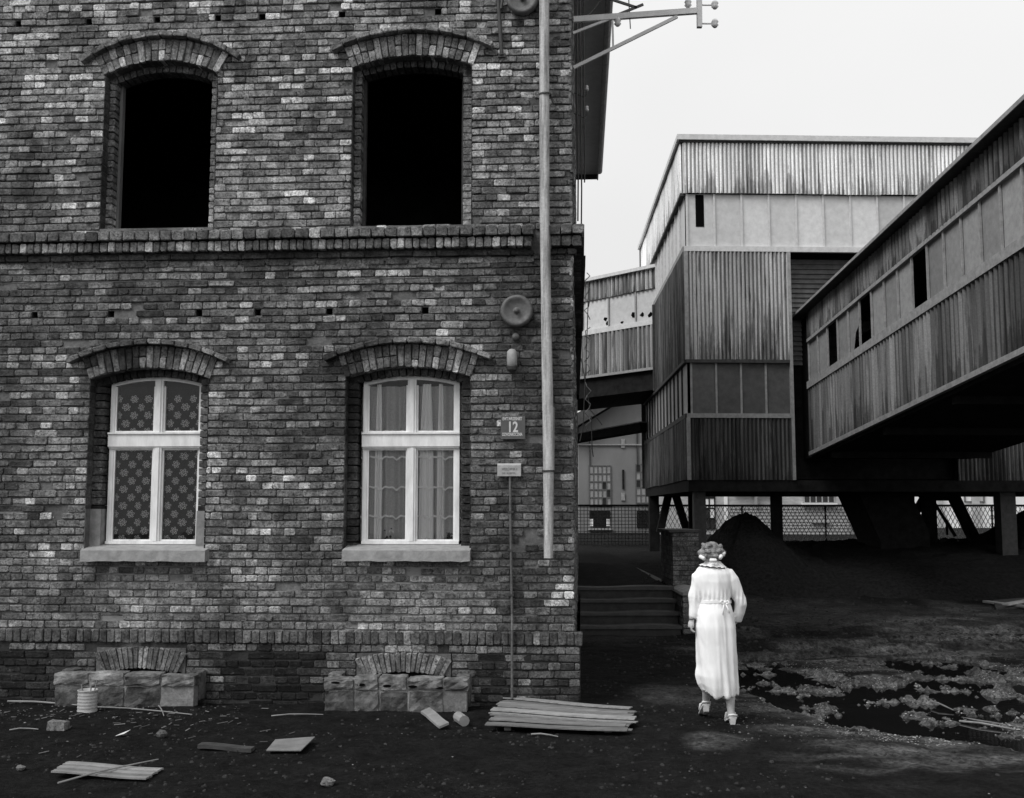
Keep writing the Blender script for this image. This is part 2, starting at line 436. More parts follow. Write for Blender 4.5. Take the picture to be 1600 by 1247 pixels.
def m_ground():
    t = NT('coal_dust_earth')
    n1 = t.noise(4, 6, .7); n2 = t.noise(26, 5, .7); n3 = t.noise(90, 3, .6)
    dark = t.math('MULTIPLY', t.rng(n1, .3, .7, .005, .016), t.rng(n2, .3, .7, .45, 1.7))
    speck = t.rng(n3, .70, .78, 0, .05); dark = t.math('ADD', dark, speck)
    clay = t.math('MULTIPLY', t.rng(n2, .32, .68, .05, .26), t.rng(n1, .3, .7, .6, 1.25))
    mud = t.math('MULTIPLY', t.attr('mud'), t.rng(t.noise(7, 5, .7), .36, .56, .25, 1.0))
    fr = t.rng(t.noise(24, 6, .85), .42, .62, .10, 2.6); mud = t.math('MULTIPLY', mud, t.mix(t.attr('wet'), 1.0, fr))
    t.color(t.mix(t.math('MINIMUM', mud, 1.0), dark, clay))
    wet = t.math('MULTIPLY', t.attr('wet'), t.rng(t.noise(10, 4, .6), .4, .6, .3, 1))
    t.rough(t.mix(wet, .92, .38)); t.l.new(t.mix(wet, .05, .5), t.p.inputs['Specular IOR Level'])
    t.bump(t.math('ADD', n2, t.math('MULTIPLY', n3, .6)), .02)
    return t.m
me.materials.append(m_ground())
g = bpy.data.objects.new('ground', me); COL.objects.link(g); g['kind'] = 'structure'
def m_water():
    t = NT('puddle_water'); t.color(t.rng(t.noise(3, 2, .5), 0, 1, .006, .010)); t.rough(.04)
    t.p.inputs['Specular IOR Level'].default_value = .5
    t.bump(t.noise(9, 2, .5), .0006); return t.m
w = MB(); a = on_ground(1100, 985); b = on_ground(1800, 985); c = on_ground(1860, 1195); d = on_ground(1120, 1195)
w.add([(d.x, d.y, WATER), (c.x, c.y, WATER), (b.x + 1.5, b.y, WATER), (a.x, a.y, WATER)], [(0, 1, 2, 3)])
w.build('puddle_water', m_water(), kind='structure')

# ------------------------------------------------------------------ brick house frame
ANG = math.radians(3.6)
CX = at(898, 900, 11.1); HC = Vector((CX.x, 11.1, 0))
MH = Matrix.Translation(HC) @ Matrix.Rotation(-ANG, 4, 'Z')
NV = Vector((math.sin(ANG), math.cos(ANG), 0)); TV = Vector((math.cos(ANG), -math.sin(ANG), 0))
def W(u, v, t=0.0):
    """point of the facade plane (t metres proud of it) seen at a pixel, in house coordinates"""
    d = ray(u, v); k = (-t - (CAM - HC).dot(NV)) / d.dot(NV); p = CAM + d * k - HC
    return p.dot(TV), p.z
def to_w(x, y, z): return MH @ Vector((x, y, z))
def visible_px(x, z):
    p = to_w(x, 0, z) - CAM
    yc = math.cos(PITCH) * p.y + math.sin(PITCH) * p.z; zc = -math.sin(PITCH) * p.y + math.cos(PITCH) * p.z
    return 800 + FPX * p.x / yc, 623.5 - FPX * zc / yc

house = empty('brick_house', to_w(-3, 0, 0), 'two-storey sooty brick house with two empty upper windows and two white-framed curtained ones', 'house')
XL, ZT, DEPTH = -10.0, 9.92, 14.0
CH = .0785
ZP1 = W(450, 985, .06)[1]; ZP0 = W(450, 1006, .06)[1]          # plinth band top / bottom
ZC1 = W(450, 357, .14)[1]; ZCm = W(450, 373, .12)[1]; ZC0 = W(450, 391, .10)[1]; ZCb = W(450, 404, .03)[1]

class Opening: pass
def make_op(l, r, spring, crown, bottom, kind, hood):
    o = Opening(); ym = (spring[0] + spring[1]) / 2; yb = bottom
    x0 = (W(l[0], ym)[0] + W(l[1], yb)[0]) / 2; x1 = (W(r[0], ym)[0] + W(r[1], yb)[0]) / 2
    o.x0, o.x1 = x0, x1; o.w = x1 - x0; o.cx = (x0 + x1) / 2
    um = (l[0] + r[0]) / 2
    o.zs = W(um, ym)[1]; o.zc = W(um, crown)[1]; o.zb = W(um, yb)[1]
    rise = o.zc - o.zs; o.rise = rise
    o.R = (o.w ** 2 / 4 + rise ** 2) / (2 * rise); o.zo = o.zc - o.R
    o.th = .235; o.kind = kind; o.hood = hood; return o
OPS = [make_op((163, 157), (340, 333), (116, 116), 95, 356, 'empty', 1), make_op((551, 548), (738, 736), (106, 101), 87, 352, 'empty', 2),
       make_op((139, 133), (324, 321), (592, 592), 575, 862, 'left', 3), make_op((540, 537), (734, 735), (590, 588), 573, 860, 'right', 4)]
RAD_EXT = lambda o: o.R + o.th
def blocked(z):
    out = []
    for o in OPS:
        if o.zb < z < o.zs - .0: out.append((o.x0, o.x1))
        elif o.zs <= z < o.zo + RAD_EXT(o):
            hw = math.sqrt(max(RAD_EXT(o) ** 2 - (z - o.zo) ** 2, 0)); half = math.atan2(o.w / 2, o.zs - o.zo)
            edge = o.w / 2 + (z - o.zs) * math.tan(half)
            hw = min(hw, edge)
            out.append((o.cx - hw, o.cx + hw))
    for hx, hz in HOLES:
        if abs(z - hz) < .01: out.append((hx - .036, hx + .036))
    return out

# basement arches and the two light wells
BAS = []
for (ul, ur, vt, vb, uc) in ((150, 292, 1007, 1046, 221), (556, 706, 1016, 1057, 631)):
    x0, z1 = W(ul, vt, .05); x1, _ = W(ur, vt, .05); _, z0 = W(uc, vb, .05)
    BAS.append((x0, x1, z0 - (.045 if uc < 400 else .01), z1))
def blocked_low(z):
    return [(x0, x1) for x0, x1, z0, z1 in BAS if z0 - .2 < z < z1]

course = (ZC0 - .04 - ZP1) / round((ZC0 - .04 - ZP1) / CH)
HOLES = []
for (u, v) in ((28, 35), (138, 31), (245, 28), (340, 25), (409, 23), (534, 18), (684, 14), (53, 495), (172, 494), (310, 493), (402, 491), (514, 490), (664, 488)):
    x, z = W(u, v); HOLES.append((x, ZP1 + (math.floor((z - ZP1) / course) + .5) * course))

def tone_for(x, z, header):
    r = rnd.random()
    cl = mnoise.noise(Vector((x * .9, 3.3, z * 7.0))) + .5 * mnoise.noise(Vector((x * 2.5, 8.3, z * 2.0)))
    if header and r < .26 + .42 * cl: t = rnd.uniform(.32, .58)
    elif not header and r < .06 + .08 * cl: t = rnd.uniform(.26, .44)
    elif r < .55: t = rnd.uniform(.17, .28)
    else: t = rnd.uniform(.10, .19)
    t *= 1 + .35 * mnoise.noise(Vector((x * 1.3, 7.7, z * 9.0)))
    if .5 < z < 1.35: t = .16 + (t - .16) * .55
    return t
def region(x, z):
    """soot and repair history of the facade: soot by the downpipe and under the cornice, washed lower right"""
    k = 1.0
    u, v = visible_px(x, z)
    k *= 1 - .42 * math.exp(-((u - 820) / 75) ** 2) * (1 if v > 385 else .25)
    k *= 1 - .30 * math.exp(-((v - 480) / 60) ** 2)
    if 870 < v < 985: k *= 1.12 * (1 + .25 * math.exp(-((u - 610) / 110) ** 2))
    if v > 900 and u < 120: k *= .8
    if v < 345: k *= 1.22
    for (a, b, ru, rv) in ((821, 928, 9, 26), (880, 925, 15, 26)):
        if ((u - a) / ru) ** 2 + ((v - b) / rv) ** 2 < 1: k *= 3.6
    return k

wall = MB(MH)      # mortar bed behind the bricks, with the openings cut through it
def arc_pts(o, R, n=14, sgn=1):
    half = math.asin(min(1, o.w / 2 / o.R))
    return [(o.cx + R * math.sin(-half + 2 * half * i / n), o.zo + R * math.cos(-half + 2 * half * i / n)) for i in range(n + 1)]
def opening_loop(o):
    return [(o.x0, o.zb)] + arc_pts(o, o.R) + [(o.x1, o.zb)]
YM = .024
outer = [(XL, ZP1 - .02), (0, ZP1 - .02), (0, ZT), (XL, ZT)]
loops = [outer] + [opening_loop(o) for o in OPS]
loops += [[(hx - .034, hz - .034), (hx - .034, hz + .034), (hx + .034, hz + .034), (hx + .034, hz - .034)] for hx, hz in HOLES]
tri = tessellate_polygon([[Vector((x, 0, z)) for x, z in lp] for lp in loops])
allp = [p for lp in loops for p in lp]
wall.add([(x, YM, z) for x, z in allp], [tuple(reversed(f)) if False else tuple(f) for f in tri])
for o in OPS:     # reveals: outer .13 deep, then back to .42
    lp = opening_loop(o); n = len(lp)
    vs = [(x, YM, z) for x, z in lp] + [(x, .14, z) for x, z in lp]
    wall.add(vs, [(i, (i + 1) % n, n + (i + 1) % n, n + i) for i in range(n)], .8)
# side, back and top of the house body
wall.add([(0, YM, 0), (0, DEPTH, 0), (0, DEPTH, ZT), (0, YM, ZT), (XL, YM, 0), (XL, DEPTH, 0), (XL, DEPTH, ZT), (XL, YM, ZT)],
         [(0, 1, 2, 3), (1, 5, 6, 2), (5, 4, 7, 6)], 1.0)
wall.add([(XL, -.035, -.1), (.05, -.035, -.1), (.05, -.035, ZP0 + .01), (XL, -.035, ZP0 + .01), (XL, YM, ZP0 + .01), (.05, YM, ZP0 + .01), (.05, DEPTH, -.1), (.05, DEPTH, ZP0 + .01)],
         [(0, 1, 2, 3), (3, 2, 5, 4), (1, 6, 7, 2)], .25)
wall_o = wall.build('wall', MAT['mortar'], house)

cands = []       # (area, P, yf, yb, tone)
def lay_row(z0, z1, header, x_from, x_to, blocks, yf=0.0, kfun=region, off=0.0, dark=1.0):
    pitch = .1305 if header else .261
    xs = x_to + off; segs = []
    free = [(x_from, x_to)]
    for (a, b) in blocks:
        nf = []
        for (p, q) in free:
            if b <= p or a >= q: nf.append((p, q)); continue
            if a > p: nf.append((p, a))
            if b < q: nf.append((b, q))
        free = nf
    jx = {}
    def bx_(k):
        if k not in jx: jx[k] = x_to + off + k * pitch + rnd.uniform(-.016, .016)
        return jx[k]
    for (p, q) in free:
        k = math.floor((p - x_to - off) / pitch) - 1; cuts = []
        while bx_(k) < q:
            a, b = max(bx_(k), p), min(bx_(k + 1), q)
            if b - a > .001: cuts.append([a, b])
            k += 1
        i = 0
        while i < len(cuts):            # no slivers: join them to the neighbour
            if cuts[i][1] - cuts[i][0] < .05 and len(cuts) > 1:
                if i == 0: cuts[1][0] = cuts[0][0]; cuts.pop(0); continue
                cuts[i - 1][1] = cuts[i][1]; cuts.pop(i); continue
            i += 1
        for a, b in cuts:
            cx, cz = (a + b) / 2, (z0 + z1) / 2
            j = .0072 + rnd.uniform(-.002, .0035); jl = rnd.uniform(0.001, .0045); wb = lambda x_: .010 * mnoise.noise(Vector((x_ * .8, z0 * 1.3, 0))) + .004 * mnoise.noise(Vector((x_ * 4, z0 * 9, 5)))
            P = [(a + jl, z0 + j + wb(a)), (b - jl, z0 + j + wb(b)), (b - jl, z1 - j * .8 + wb(b)), (a + jl, z1 - j * .8 + wb(a))]
            if rnd.random() < .012 and z0 > 1: continue
            t = tone_for(cx, cz, header) * kfun(cx, cz) * dark
            sp = rnd.uniform(.008, .018) if rnd.random() < .07 else 0
            if sp: t *= rnd.uniform(.6, 1.5)
            cands.append((P, yf + rnd.uniform(-.009, .007) + sp, yf + .05, t, (b - a) * (z1 - z0)))
rows = int((ZT - ZP1) / CH)
z = ZP1; r = 0
while z < ZT:
    hdr = r % 2 == 0
    if rnd.random() < .12 and r > 3: hdr = not hdr
    if not (ZCb - .04 < z < ZC1 - .03):
        wob = rnd.uniform(-.02, .02)
        lay_row(z, z + course, hdr, XL, 0, blocked(z + course / 2), off=(0 if hdr else (.065 if r % 4 == 1 else -.065)) + wob)
    z += course; r += 1
# plinth bricks, 35 mm proud, tarred nearly black in places
z = ZP0 - .006; r = 0
def kplinth(x, z):
    u, v = visible_px(x, z)
    if u > 800: return .5
    nz = 45 * mnoise.noise(Vector((x * 3, 1.7, z * 5)))
    a = math.exp(-((u + nz - 215) / 118) ** 6) + math.exp(-((u + nz - 625) / 112) ** 6)
    if v < 1018 + nz * .4: a = max(a, .8)
    return .10 + .8 * min(a, 1)
while z > -.1:
    lay_row(z - course, z, r % 2 == 0, XL, .05, blocked_low(z - course / 2), yf=-.05, kfun=kplinth, off=.03 * (r % 3))
    z -= course; r += 1

# the 300 bricks that show largest are parts of their own, the rest one part
def px_area(c):
    P = c[0]; cx = (P[0][0] + P[2][0]) / 2; cz = (P[0][1] + P[2][1]) / 2
    u, v = visible_px(cx, cz)
    if not (8 < u < 893 and 6 < v < 1100): return 0
    d = (to_w(cx, 0, cz) - CAM).length
    return c[4] / d ** 2
order = sorted(range(len(cands)), key=lambda i: -px_area(cands[i]))
top = set(order[:300]); bulk = MB(MH)
for i, (P, yf, yb, t, ar) in enumerate(cands):
    if i in top:
        m = MB(MH); m.brick(P, yf, yb, tone=t); m.build('brick', MAT['brick'], wall_o)
    else: bulk.brick(P, yf, yb, tone=t)
bulk.build('brickwork', MAT['brick'], wall_o, kind='stuff')
# side wall bricks (seen only edge-on)
side = MB(MH @ Matrix.Rotation(math.radians(90), 4, 'Z'))
cands = []
z = -.1; r = 0
while z < ZT:
    lay_row(z, z + course, r % 2 == 0, .0, DEPTH, [], yf=0, kfun=lambda x, z: .8); z += course; r += 1
for (P, yf, yb, t, ar) in cands: side.brick(P, yf - .0, yf + .03, tone=t)
side.build('side_brickwork', MAT['brick'], wall_o, kind='stuff')

for hx, hz in HOLES:     # putlog holes: open pockets in the wall
    hm = MB(MH)
    a = .034; V = [(hx + i * a, y, hz + j * a) for y in (YM, .2) for i, j in ((-1, -1), (1, -1), (1, 1), (-1, 1))]
    hm.add(V, [(0, 4, 5, 1), (1, 5, 6, 2), (2, 6, 7, 3), (3, 7, 4, 0), (4, 7, 6, 5)], .3)
    hm.build('putlog_hole', MAT['mortar'], wall_o)

# plinth band (bricks on end) and the cornice
def band(name, back, z0, z1, yf, pitch, x_from, x_to, k=1.0, hdr=True, bright=.12, wander=0.0):
    stuff = MB(MH); x = x_to; n = 0
    while x > x_from:
        w_ = pitch * rnd.uniform(.9, 1.1); a, b = x - w_ + .008, x - .002
        zz = wander * (x / 6)
        P = [(a, z0 + zz + rnd.uniform(0, .006)), (b, z0 + zz + rnd.uniform(0, .006)), (b, z1 + zz - rnd.uniform(0, .005)), (a, z1 + zz - rnd.uniform(0, .005))]
        t = rnd.uniform(.08, .2) if rnd.random() > bright else rnd.uniform(.28, .5)
        t *= k * (.7 + .3 * region((a + b) / 2, (z0 + z1) / 2))
        u, v = visible_px((a + b) / 2, (z0 + z1) / 2)
        y_ = yf + rnd.uniform(-.004, .004)
        if -12 < u < 930 and n < 290 and -10 < v < 1247:
            m = MB(MH); m.brick(P, y_, y_ + .16, tone=t, ch=.007); m.build(name, MAT['brick'], back); n += 1
        else: stuff.brick(P, y_, y_ + .16, tone=t, ch=.007)
        x -= w_
    if stuff.v: stuff.build(name + '_run', MAT['brick'], back, kind='stuff')
def slab(x0, x1, y0, y1, z0, z1, name, mt, parent, tone=1.0):
    m = MB(MH); m.box(x0, x1, y0, y1, z0, z1, tone); return m.build(name, mt, parent)
xg0, xg1 = W(834, 380, .1)[0], W(868, 380, .1)[0]        # gap in the cornice where the downpipe passes
corn = slab(XL, xg0 - .01, -.02, .1, ZCb + .012, ZC1 - .012, 'cornice', MAT['mortar'], house, .6)
band('cornice_brick', corn, ZCm, ZC1, -.15, .134, XL, xg0, 1.0, bright=.05)
band('cornice_brick', corn, ZC0, ZCm - .008, -.115, .081, XL, xg0 - .02, 1.0, bright=.22)
band('cornice_brick', corn, ZCb, ZC0 - .008, -.045, .262, XL, xg0, .55, bright=.0)
band('cornice_brick', corn, ZCb - .075, ZCb - .008, -.012, .262, XL, xg0, .9, bright=.1)
corn2 = slab(xg1, .10, -.02, 3, ZC0 + .012, ZC1 - .012, 'cornice', MAT['mortar'], house, .6)
band('cornice_brick', corn2, ZCm, ZC1, -.15, .13, xg1, .12, 1.0, bright=.05)
band('cornice_brick', corn2, ZC0, ZCm - .008, -.115, .10, xg1 + .01, .09, 1.0, bright=.05)
band('cornice_brick', corn2, ZCb, ZC0 - .008, -.045, .1, xg1, .04, .5, bright=.0)
sb = MB(MH)                                              # its return along the side wall
for zz0, zz1, pj in ((ZCm, ZC1, .12), (ZC0, ZCm - .008, .09)):
    yv = -.15 + .14
    while yv < 6: sb.box(.0, pj, yv, yv + .12, zz0, zz1, rnd.uniform(.1, .2)); yv += .13
sb.build('cornice_return', MAT['brick'], corn2, kind='stuff')
plb = slab(XL, .05, -.04, .1, ZP0 + .012, ZP1 - .006, 'plinth_band', MAT['mortar'], house, .8)
band('plinth_brick', plb, ZP0, ZP1, -.065, .083, XL, .075, .8, bright=.06, wander=.0)

# window arches, hood moulds, reveals
for oi, o in enumerate(OPS):
    half = math.asin(o.w / 2 / o.R); hx = half * 1.02
    arch = MB(MH); n = 24
    A = [(o.cx + o.R * math.sin(t), o.zo + o.R * math.cos(t)) for t in np.linspace(-hx, hx, n)]
    B = [(o.cx + (o.R + o.th) * math.sin(t), o.zo + (o.R + o.th) * math.cos(t)) for t in np.linspace(-hx, hx, n)]
    arch.add([(x, YM - .004, z) for x, z in A] + [(x, YM - .004, z) for x, z in B], [(i, i + 1, n + i + 1, n + i) for i in range(n - 1)])
    ao = arch.build('window_arch', MAT['mortar'], house)
    nv = 19; yf0 = -.02
    for k in range(nv):
        t0 = -hx + 2 * hx * k / nv + .0025; t1 = -hx + 2 * hx * (k + 1) / nv - .0025
        pc = lambda r_, t_: (o.cx + r_ * math.sin(t_), o.zo + r_ * math.cos(t_))
        split = [(0, o.th)] if rnd.random() < .45 else [(0, o.th * .5 - .004), (o.th * .5 + .004, o.th)]
        if rnd.random() < .1 and len(split) == 2: split = [(0, o.th * .3), (o.th * .3 + .008, o.th)]
        for a, b in split:
            P = [pc(o.R + a, t0), pc(o.R + a, t1), pc(o.R + b, t1), pc(o.R + b, t0)]
            tn = rnd.uniform(.10, .22) if rnd.random() > .28 else rnd.uniform(.3, .5)
            m = MB(MH); m.brick(P, yf0 + rnd.uniform(-.006, .006), .15, tone=tn * region(o.cx, o.zc + .1), ch=.006)
            m.build('arch_brick', MAT['brick'], ao)
    # hood: one course of flat bricks oversailing the arch
    hh = hx * 1.17; nh = 12; dk = (1.0, 1.05, .85, .85)[oi]
    for k in range(nh):
        t0 = -hh + 2 * hh * k / nh + .002; t1 = -hh + 2 * hh * (k + 1) / nh - .002
        drop = lambda t_: -.02 * (abs(t_) / hh) ** 3
        r0, r1 = o.R + o.th + .008, o.R + o.th + .062
        P = [(o.cx + r0 * math.sin(t0), o.zo + r0 * math.cos(t0) + drop(t0)), (o.cx + r0 * math.sin(t1), o.zo + r0 * math.cos(t1) + drop(t1)),
             (o.cx + r1 * math.sin(t1), o.zo + r1 * math.cos(t1) + drop(t1)), (o.cx + r1 * math.sin(t0), o.zo + r1 * math.cos(t0) + drop(t0))]
        m = MB(MH); m.brick(P, -.105 + rnd.uniform(-.008, .008), .02, tone=rnd.uniform(.12, .26) * dk, ch=.007); m.build('hood_brick', MAT['brick'], ao)
    # inner order (nib) of brick: .095 wide, at .13 depth, back to .30
    nl, nr_, nt = ((.07, .10, .075), (.075, .105, .075), (.115, .125, .075), (.11, .105, .075))[oi]
    nb = MB(MH)
    def cours(x0, x1, z0, z1, tone_f):
        zz = z0; r = 0
        while zz < z1 - .01:
            zt = min(zz + course, z1)
            P = [(x0 + .001, zz + .005), (x1 - .001, zz + .005), (x1 - .001, zt - .004), (x0 + .001, zt - .004)]
            nb.brick(P, .125 + rnd.uniform(-.004, .004), .29, tone=tone_f(zz) * rnd.uniform(.7, 1.2), ch=.005)
            zz = zt; r += 1
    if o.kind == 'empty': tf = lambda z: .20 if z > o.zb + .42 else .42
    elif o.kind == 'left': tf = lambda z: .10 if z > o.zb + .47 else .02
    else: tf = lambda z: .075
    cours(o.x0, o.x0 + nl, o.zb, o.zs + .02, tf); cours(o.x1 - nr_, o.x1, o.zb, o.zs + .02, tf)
    for k in range(17):
        t0 = -half + 2 * half * k / 17 + .003; t1 = -half + 2 * half * (k + 1) / 17 - .003
        P = [(o.cx + r_ * math.sin(t_), o.zo + r_ * math.cos(t_)) for r_, t_ in ((o.R - nt, t0), (o.R - nt, t1), (o.R + .01, t1), (o.R + .01, t0))]
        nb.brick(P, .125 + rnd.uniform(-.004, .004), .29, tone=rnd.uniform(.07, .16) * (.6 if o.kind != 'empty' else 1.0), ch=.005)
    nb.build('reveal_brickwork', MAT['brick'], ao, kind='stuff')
    # bricks returning into the outer reveal
    rv = MB(MH); zz = o.zb
    while zz < o.zs:
        for xx, sgn in ((o.x0, 1), (o.x1, -1)):
            tn = rnd.uniform(.05, .11)
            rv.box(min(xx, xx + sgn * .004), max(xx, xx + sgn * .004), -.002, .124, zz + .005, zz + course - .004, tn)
        zz += course
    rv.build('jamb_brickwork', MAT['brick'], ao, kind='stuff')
    o.nl, o.nr, o.nt = nl, nr_, nt

# patched render on the lower reveals of the left window
o = OPS[2]
for (x0, x1, zt) in ((o.x0 - .0, o.x0 + o.nl + .004, .44), (o.x1 - o.nr - .004, o.x1 + .0, .42)):
    m = MB(MH); m.box(x0, x1, .108, .3, o.zb, o.zb + zt, .9); m.build('reveal_render', MAT['render_light'], wall_o)
m = MB(MH); m.box(o.x0, o.x0 + .006, -.004, .108, o.zb, o.zb + .44, .5); m.build('reveal_render', MAT['render_light'], wall_o)

# interior: dark rooms behind the openings
itn = MB(MH)
def room(x0, x1, y0, y1, z0, z1):
    vs = [(x, y, z) for z in (z0, z1) for y in (y0, y1) for x in (x0, x1)]
    itn.add(vs, [(0, 1, 3, 2), (4, 6, 7, 5), (2, 3, 7, 6), (0, 2, 6, 4), (1, 5, 7, 3)])
    # front wall of the room around its windows
    lps = [[(x0, z0), (x1, z0), (x1, z1), (x0, z1)]]
    for o in OPS:
        if x0 < o.cx < x1 and z0 < (o.zb + o.zc) / 2 < z1:
            lp = [(o.x0 + o.nl, o.zb)] + arc_pts(o, o.R - o.nt) + [(o.x1 - o.nr, o.zb)]
            lps.append([(min(max(a, o.x0 + o.nl), o.x1 - o.nr), b) for a, b in lp])
    tr = tessellate_polygon([[Vector((x, 0, z)) for x, z in lp] for lp in lps]); ap = [p for lp in lps for p in lp]
    itn.add([(x, y0, z) for x, z in ap], [tuple(reversed(f)) for f in tr])
ZF = ZC0 - .02
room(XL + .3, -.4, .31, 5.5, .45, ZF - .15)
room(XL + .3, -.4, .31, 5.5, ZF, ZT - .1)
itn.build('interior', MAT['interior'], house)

# window frames
def frame_window(o, lit):
    x0, x1 = o.x0 + o.nl - (.0 if lit == 'left' else .0), o.x1 - o.nr
    u0, u1, um0, um1 = ((174, 310, 238, 261) if lit == 'left' else (568, 718, 634, 653))
    yF = .21
    X = lambda u, v=700: W(u, v, -yF)[0]
    Zv = lambda v, u=(u0 + u1) / 2: W(u, v, -yF)[1]
    fx0, fx1 = (X(171), X(318)) if lit == 'left' else (X(567), X(718))
    fx1 = min(fx1, x1 + .03); fx0 = max(fx0, x0 - .03)
    z0, zt1, zt0 = Zv(850), Zv(676), Zv(698)
    cx = (X(um0) + X(um1)) / 2 + (0 if lit == 'right' else -.0)
    if lit == 'left': cx = X(247)
    fr = MB(MH)
    # arched outer frame
    Rf = o.R - o.nt - .0; zoo = o.zo
    top = lambda x: min(zoo + math.sqrt(max(Rf ** 2 - (x - o.cx) ** 2, 0)), 99)
    n = 20; wf = .035
    A = [(fx0 + (fx1 - fx0) * i / n) for i in range(n + 1)]
    # top rail
    for i in range(n):
        a, b = A[i], A[i + 1]
        fr.hexa([(a, yF, top(a) - wf), (b, yF, top(b) - wf), (b, yF + .06, top(b) - wf), (a, yF + .06, top(a) - wf),
                 (a, yF, top(a) + .01), (b, yF, top(b) + .01), (b, yF + .06, top(b) + .01), (a, yF + .06, top(a) + .01)])
    fr.box(fx0, fx0 + .045, yF - .002, yF + .06, z0, top(fx0 + .03) - .002); fr.box(fx1 - .045, fx1, yF - .002, yF + .06, z0, top(fx1 - .03) - .002)
    wobj = fr.build('window', MAT['frame_white'], house)
    def part(name, x0, x1, y0, y1, z0, z1, mt='frame_white'):
        m = MB(MH); m.box(x0, x1, y0, y1, z0, z1); return m.build(name, MAT[mt], wobj)
    part('transom', fx0 - .005, fx1 + .005, yF - .035, yF + .05, zt0, zt1 - .02)
    part('transom_moulding', fx0 - .005, fx1 + .005, yF - .05, yF + .05, zt1 - .018, zt1)
    part('transom_moulding', fx0, fx1, yF - .022, yF + .05, zt0 - .018, zt0 - .004)
    part('mullion', cx - .045, cx + .045, yF - .02, yF + .05, zt1 + .001, top(cx) - wf - .001)
    part('mullion_bead', cx - .022, cx + .022, yF - .034, yF - .021, zt1 + .001, top(cx) - wf - .001)
    part('mullion', cx - .045, cx + .045, yF - .02, yF + .05, z0 + .03, zt0 - .019)
    part('mullion_bead', cx - .018, cx + .024, yF - .034, yF - .021, z0 + .03, zt0 - .019)
    part('bottom_rail', fx0 + .001, fx1 - .001, yF - .03, yF + .05, z0, z0 + .029)
    for s, (a, b) in enumerate(((fx0 + .046, cx - .046), (cx + .046, fx1 - .046))):
        for (za, zb) in ((z0 + .03, zt0 - .019), (zt1 + .001, top(fx0 + .05) - wf - .005)):
            sa = MB(MH); e = .018; zc_ = zb
            sa.box(a, a + e, yF + .005, yF + .04, za, zc_); sa.box(b - e, b, yF + .005, yF + .04, za, zc_)
            sa.box(a + e, b - e, yF + .005, yF + .04, za, za + e)
            if za < zt0: sa.box(a + e, b - e, yF + .005, yF + .04, zc_ - e, zc_)
            sa.build('sash', MAT['frame_white'], wobj)
            gl = MB(MH)
            if za < zt0: gl.add([(a, yF + .022, za), (b, yF + .022, za), (b, yF + .022, zc_), (a, yF + .022, zc_)], [(0, 1, 2, 3)])
            else:
                xs = np.linspace(a, b, 10)
                gl.add([(x, yF + .022, za) for x in xs] + [(x, yF + .022, top(x) - wf + .004) for x in xs], [(i, i + 1, 11 + i, 10 + i) for i in range(9)])
            gl.build('pane', MAT['glass'], wobj)
    # outer sill
    us = ((125, 320) if lit == 'left' else (534, 734))
    vs_ = ((857, 877) if lit == 'left' else (857, 877))
    sx0 = W(us[0], 866, .12)[0]; sx1 = W(us[1], 866, .12)[0]; sz1 = W(us[0], 860, .12)[1]; sz0 = W(us[0], vs_[1], .12)[1]
    si = MB(MH); n = 14
    for i in range(n):
        a, b = sx0 + (sx1 - sx0) * i / n, sx0 + (sx1 - sx0) * (i + 1) / n
        j = [rnd.uniform(-.006, .006) for _ in range(2)]
        if i == 0: jj = j
        j0 = jj[1] if i else j[0]; jj = [j0, j[1]]
        si.hexa([(a, -.12, sz0 + j0), (b, -.12, sz0 + j[1]), (b, .21, sz0 + .02), (a, .21, sz0 + .02), (a, -.118 + j0, sz1), (b, -.118 + j[1], sz1), (b, .21, z0 - .001), (a, .21, z0 - .001)])
    si.build('window_sill', MAT['stone_sill'], house)
    return fx0, fx1, cx, z0, zt0, zt1, top, yF
WL = frame_window(OPS[2], 'left'); WR = frame_window(OPS[3], 'right')
for oi in (0, 1):      # what is left of the upper window frames: bare jambs
    o = OPS[oi]; m = MB(MH)
    m.box(o.x0 + o.nl, o.x0 + o.nl + .03, .24, .31, o.zb, o.zs - .01); m.build('window_jamb', MAT['old_wood' if oi == 0 else 'dark_wood'], house)
    m = MB(MH); m.box(o.x1 - o.nr - .03, o.x1 - o.nr, .27, .31, o.zb, o.zs - .01); m.build('window_jamb', MAT['dark_wood'], house)
    m = MB(MH); m.box(o.x0 + .003, o.x1 - .003, .0, .30, o.zb - .03, o.zb - .001); m.build('window_ledge', MAT['mortar'], house)

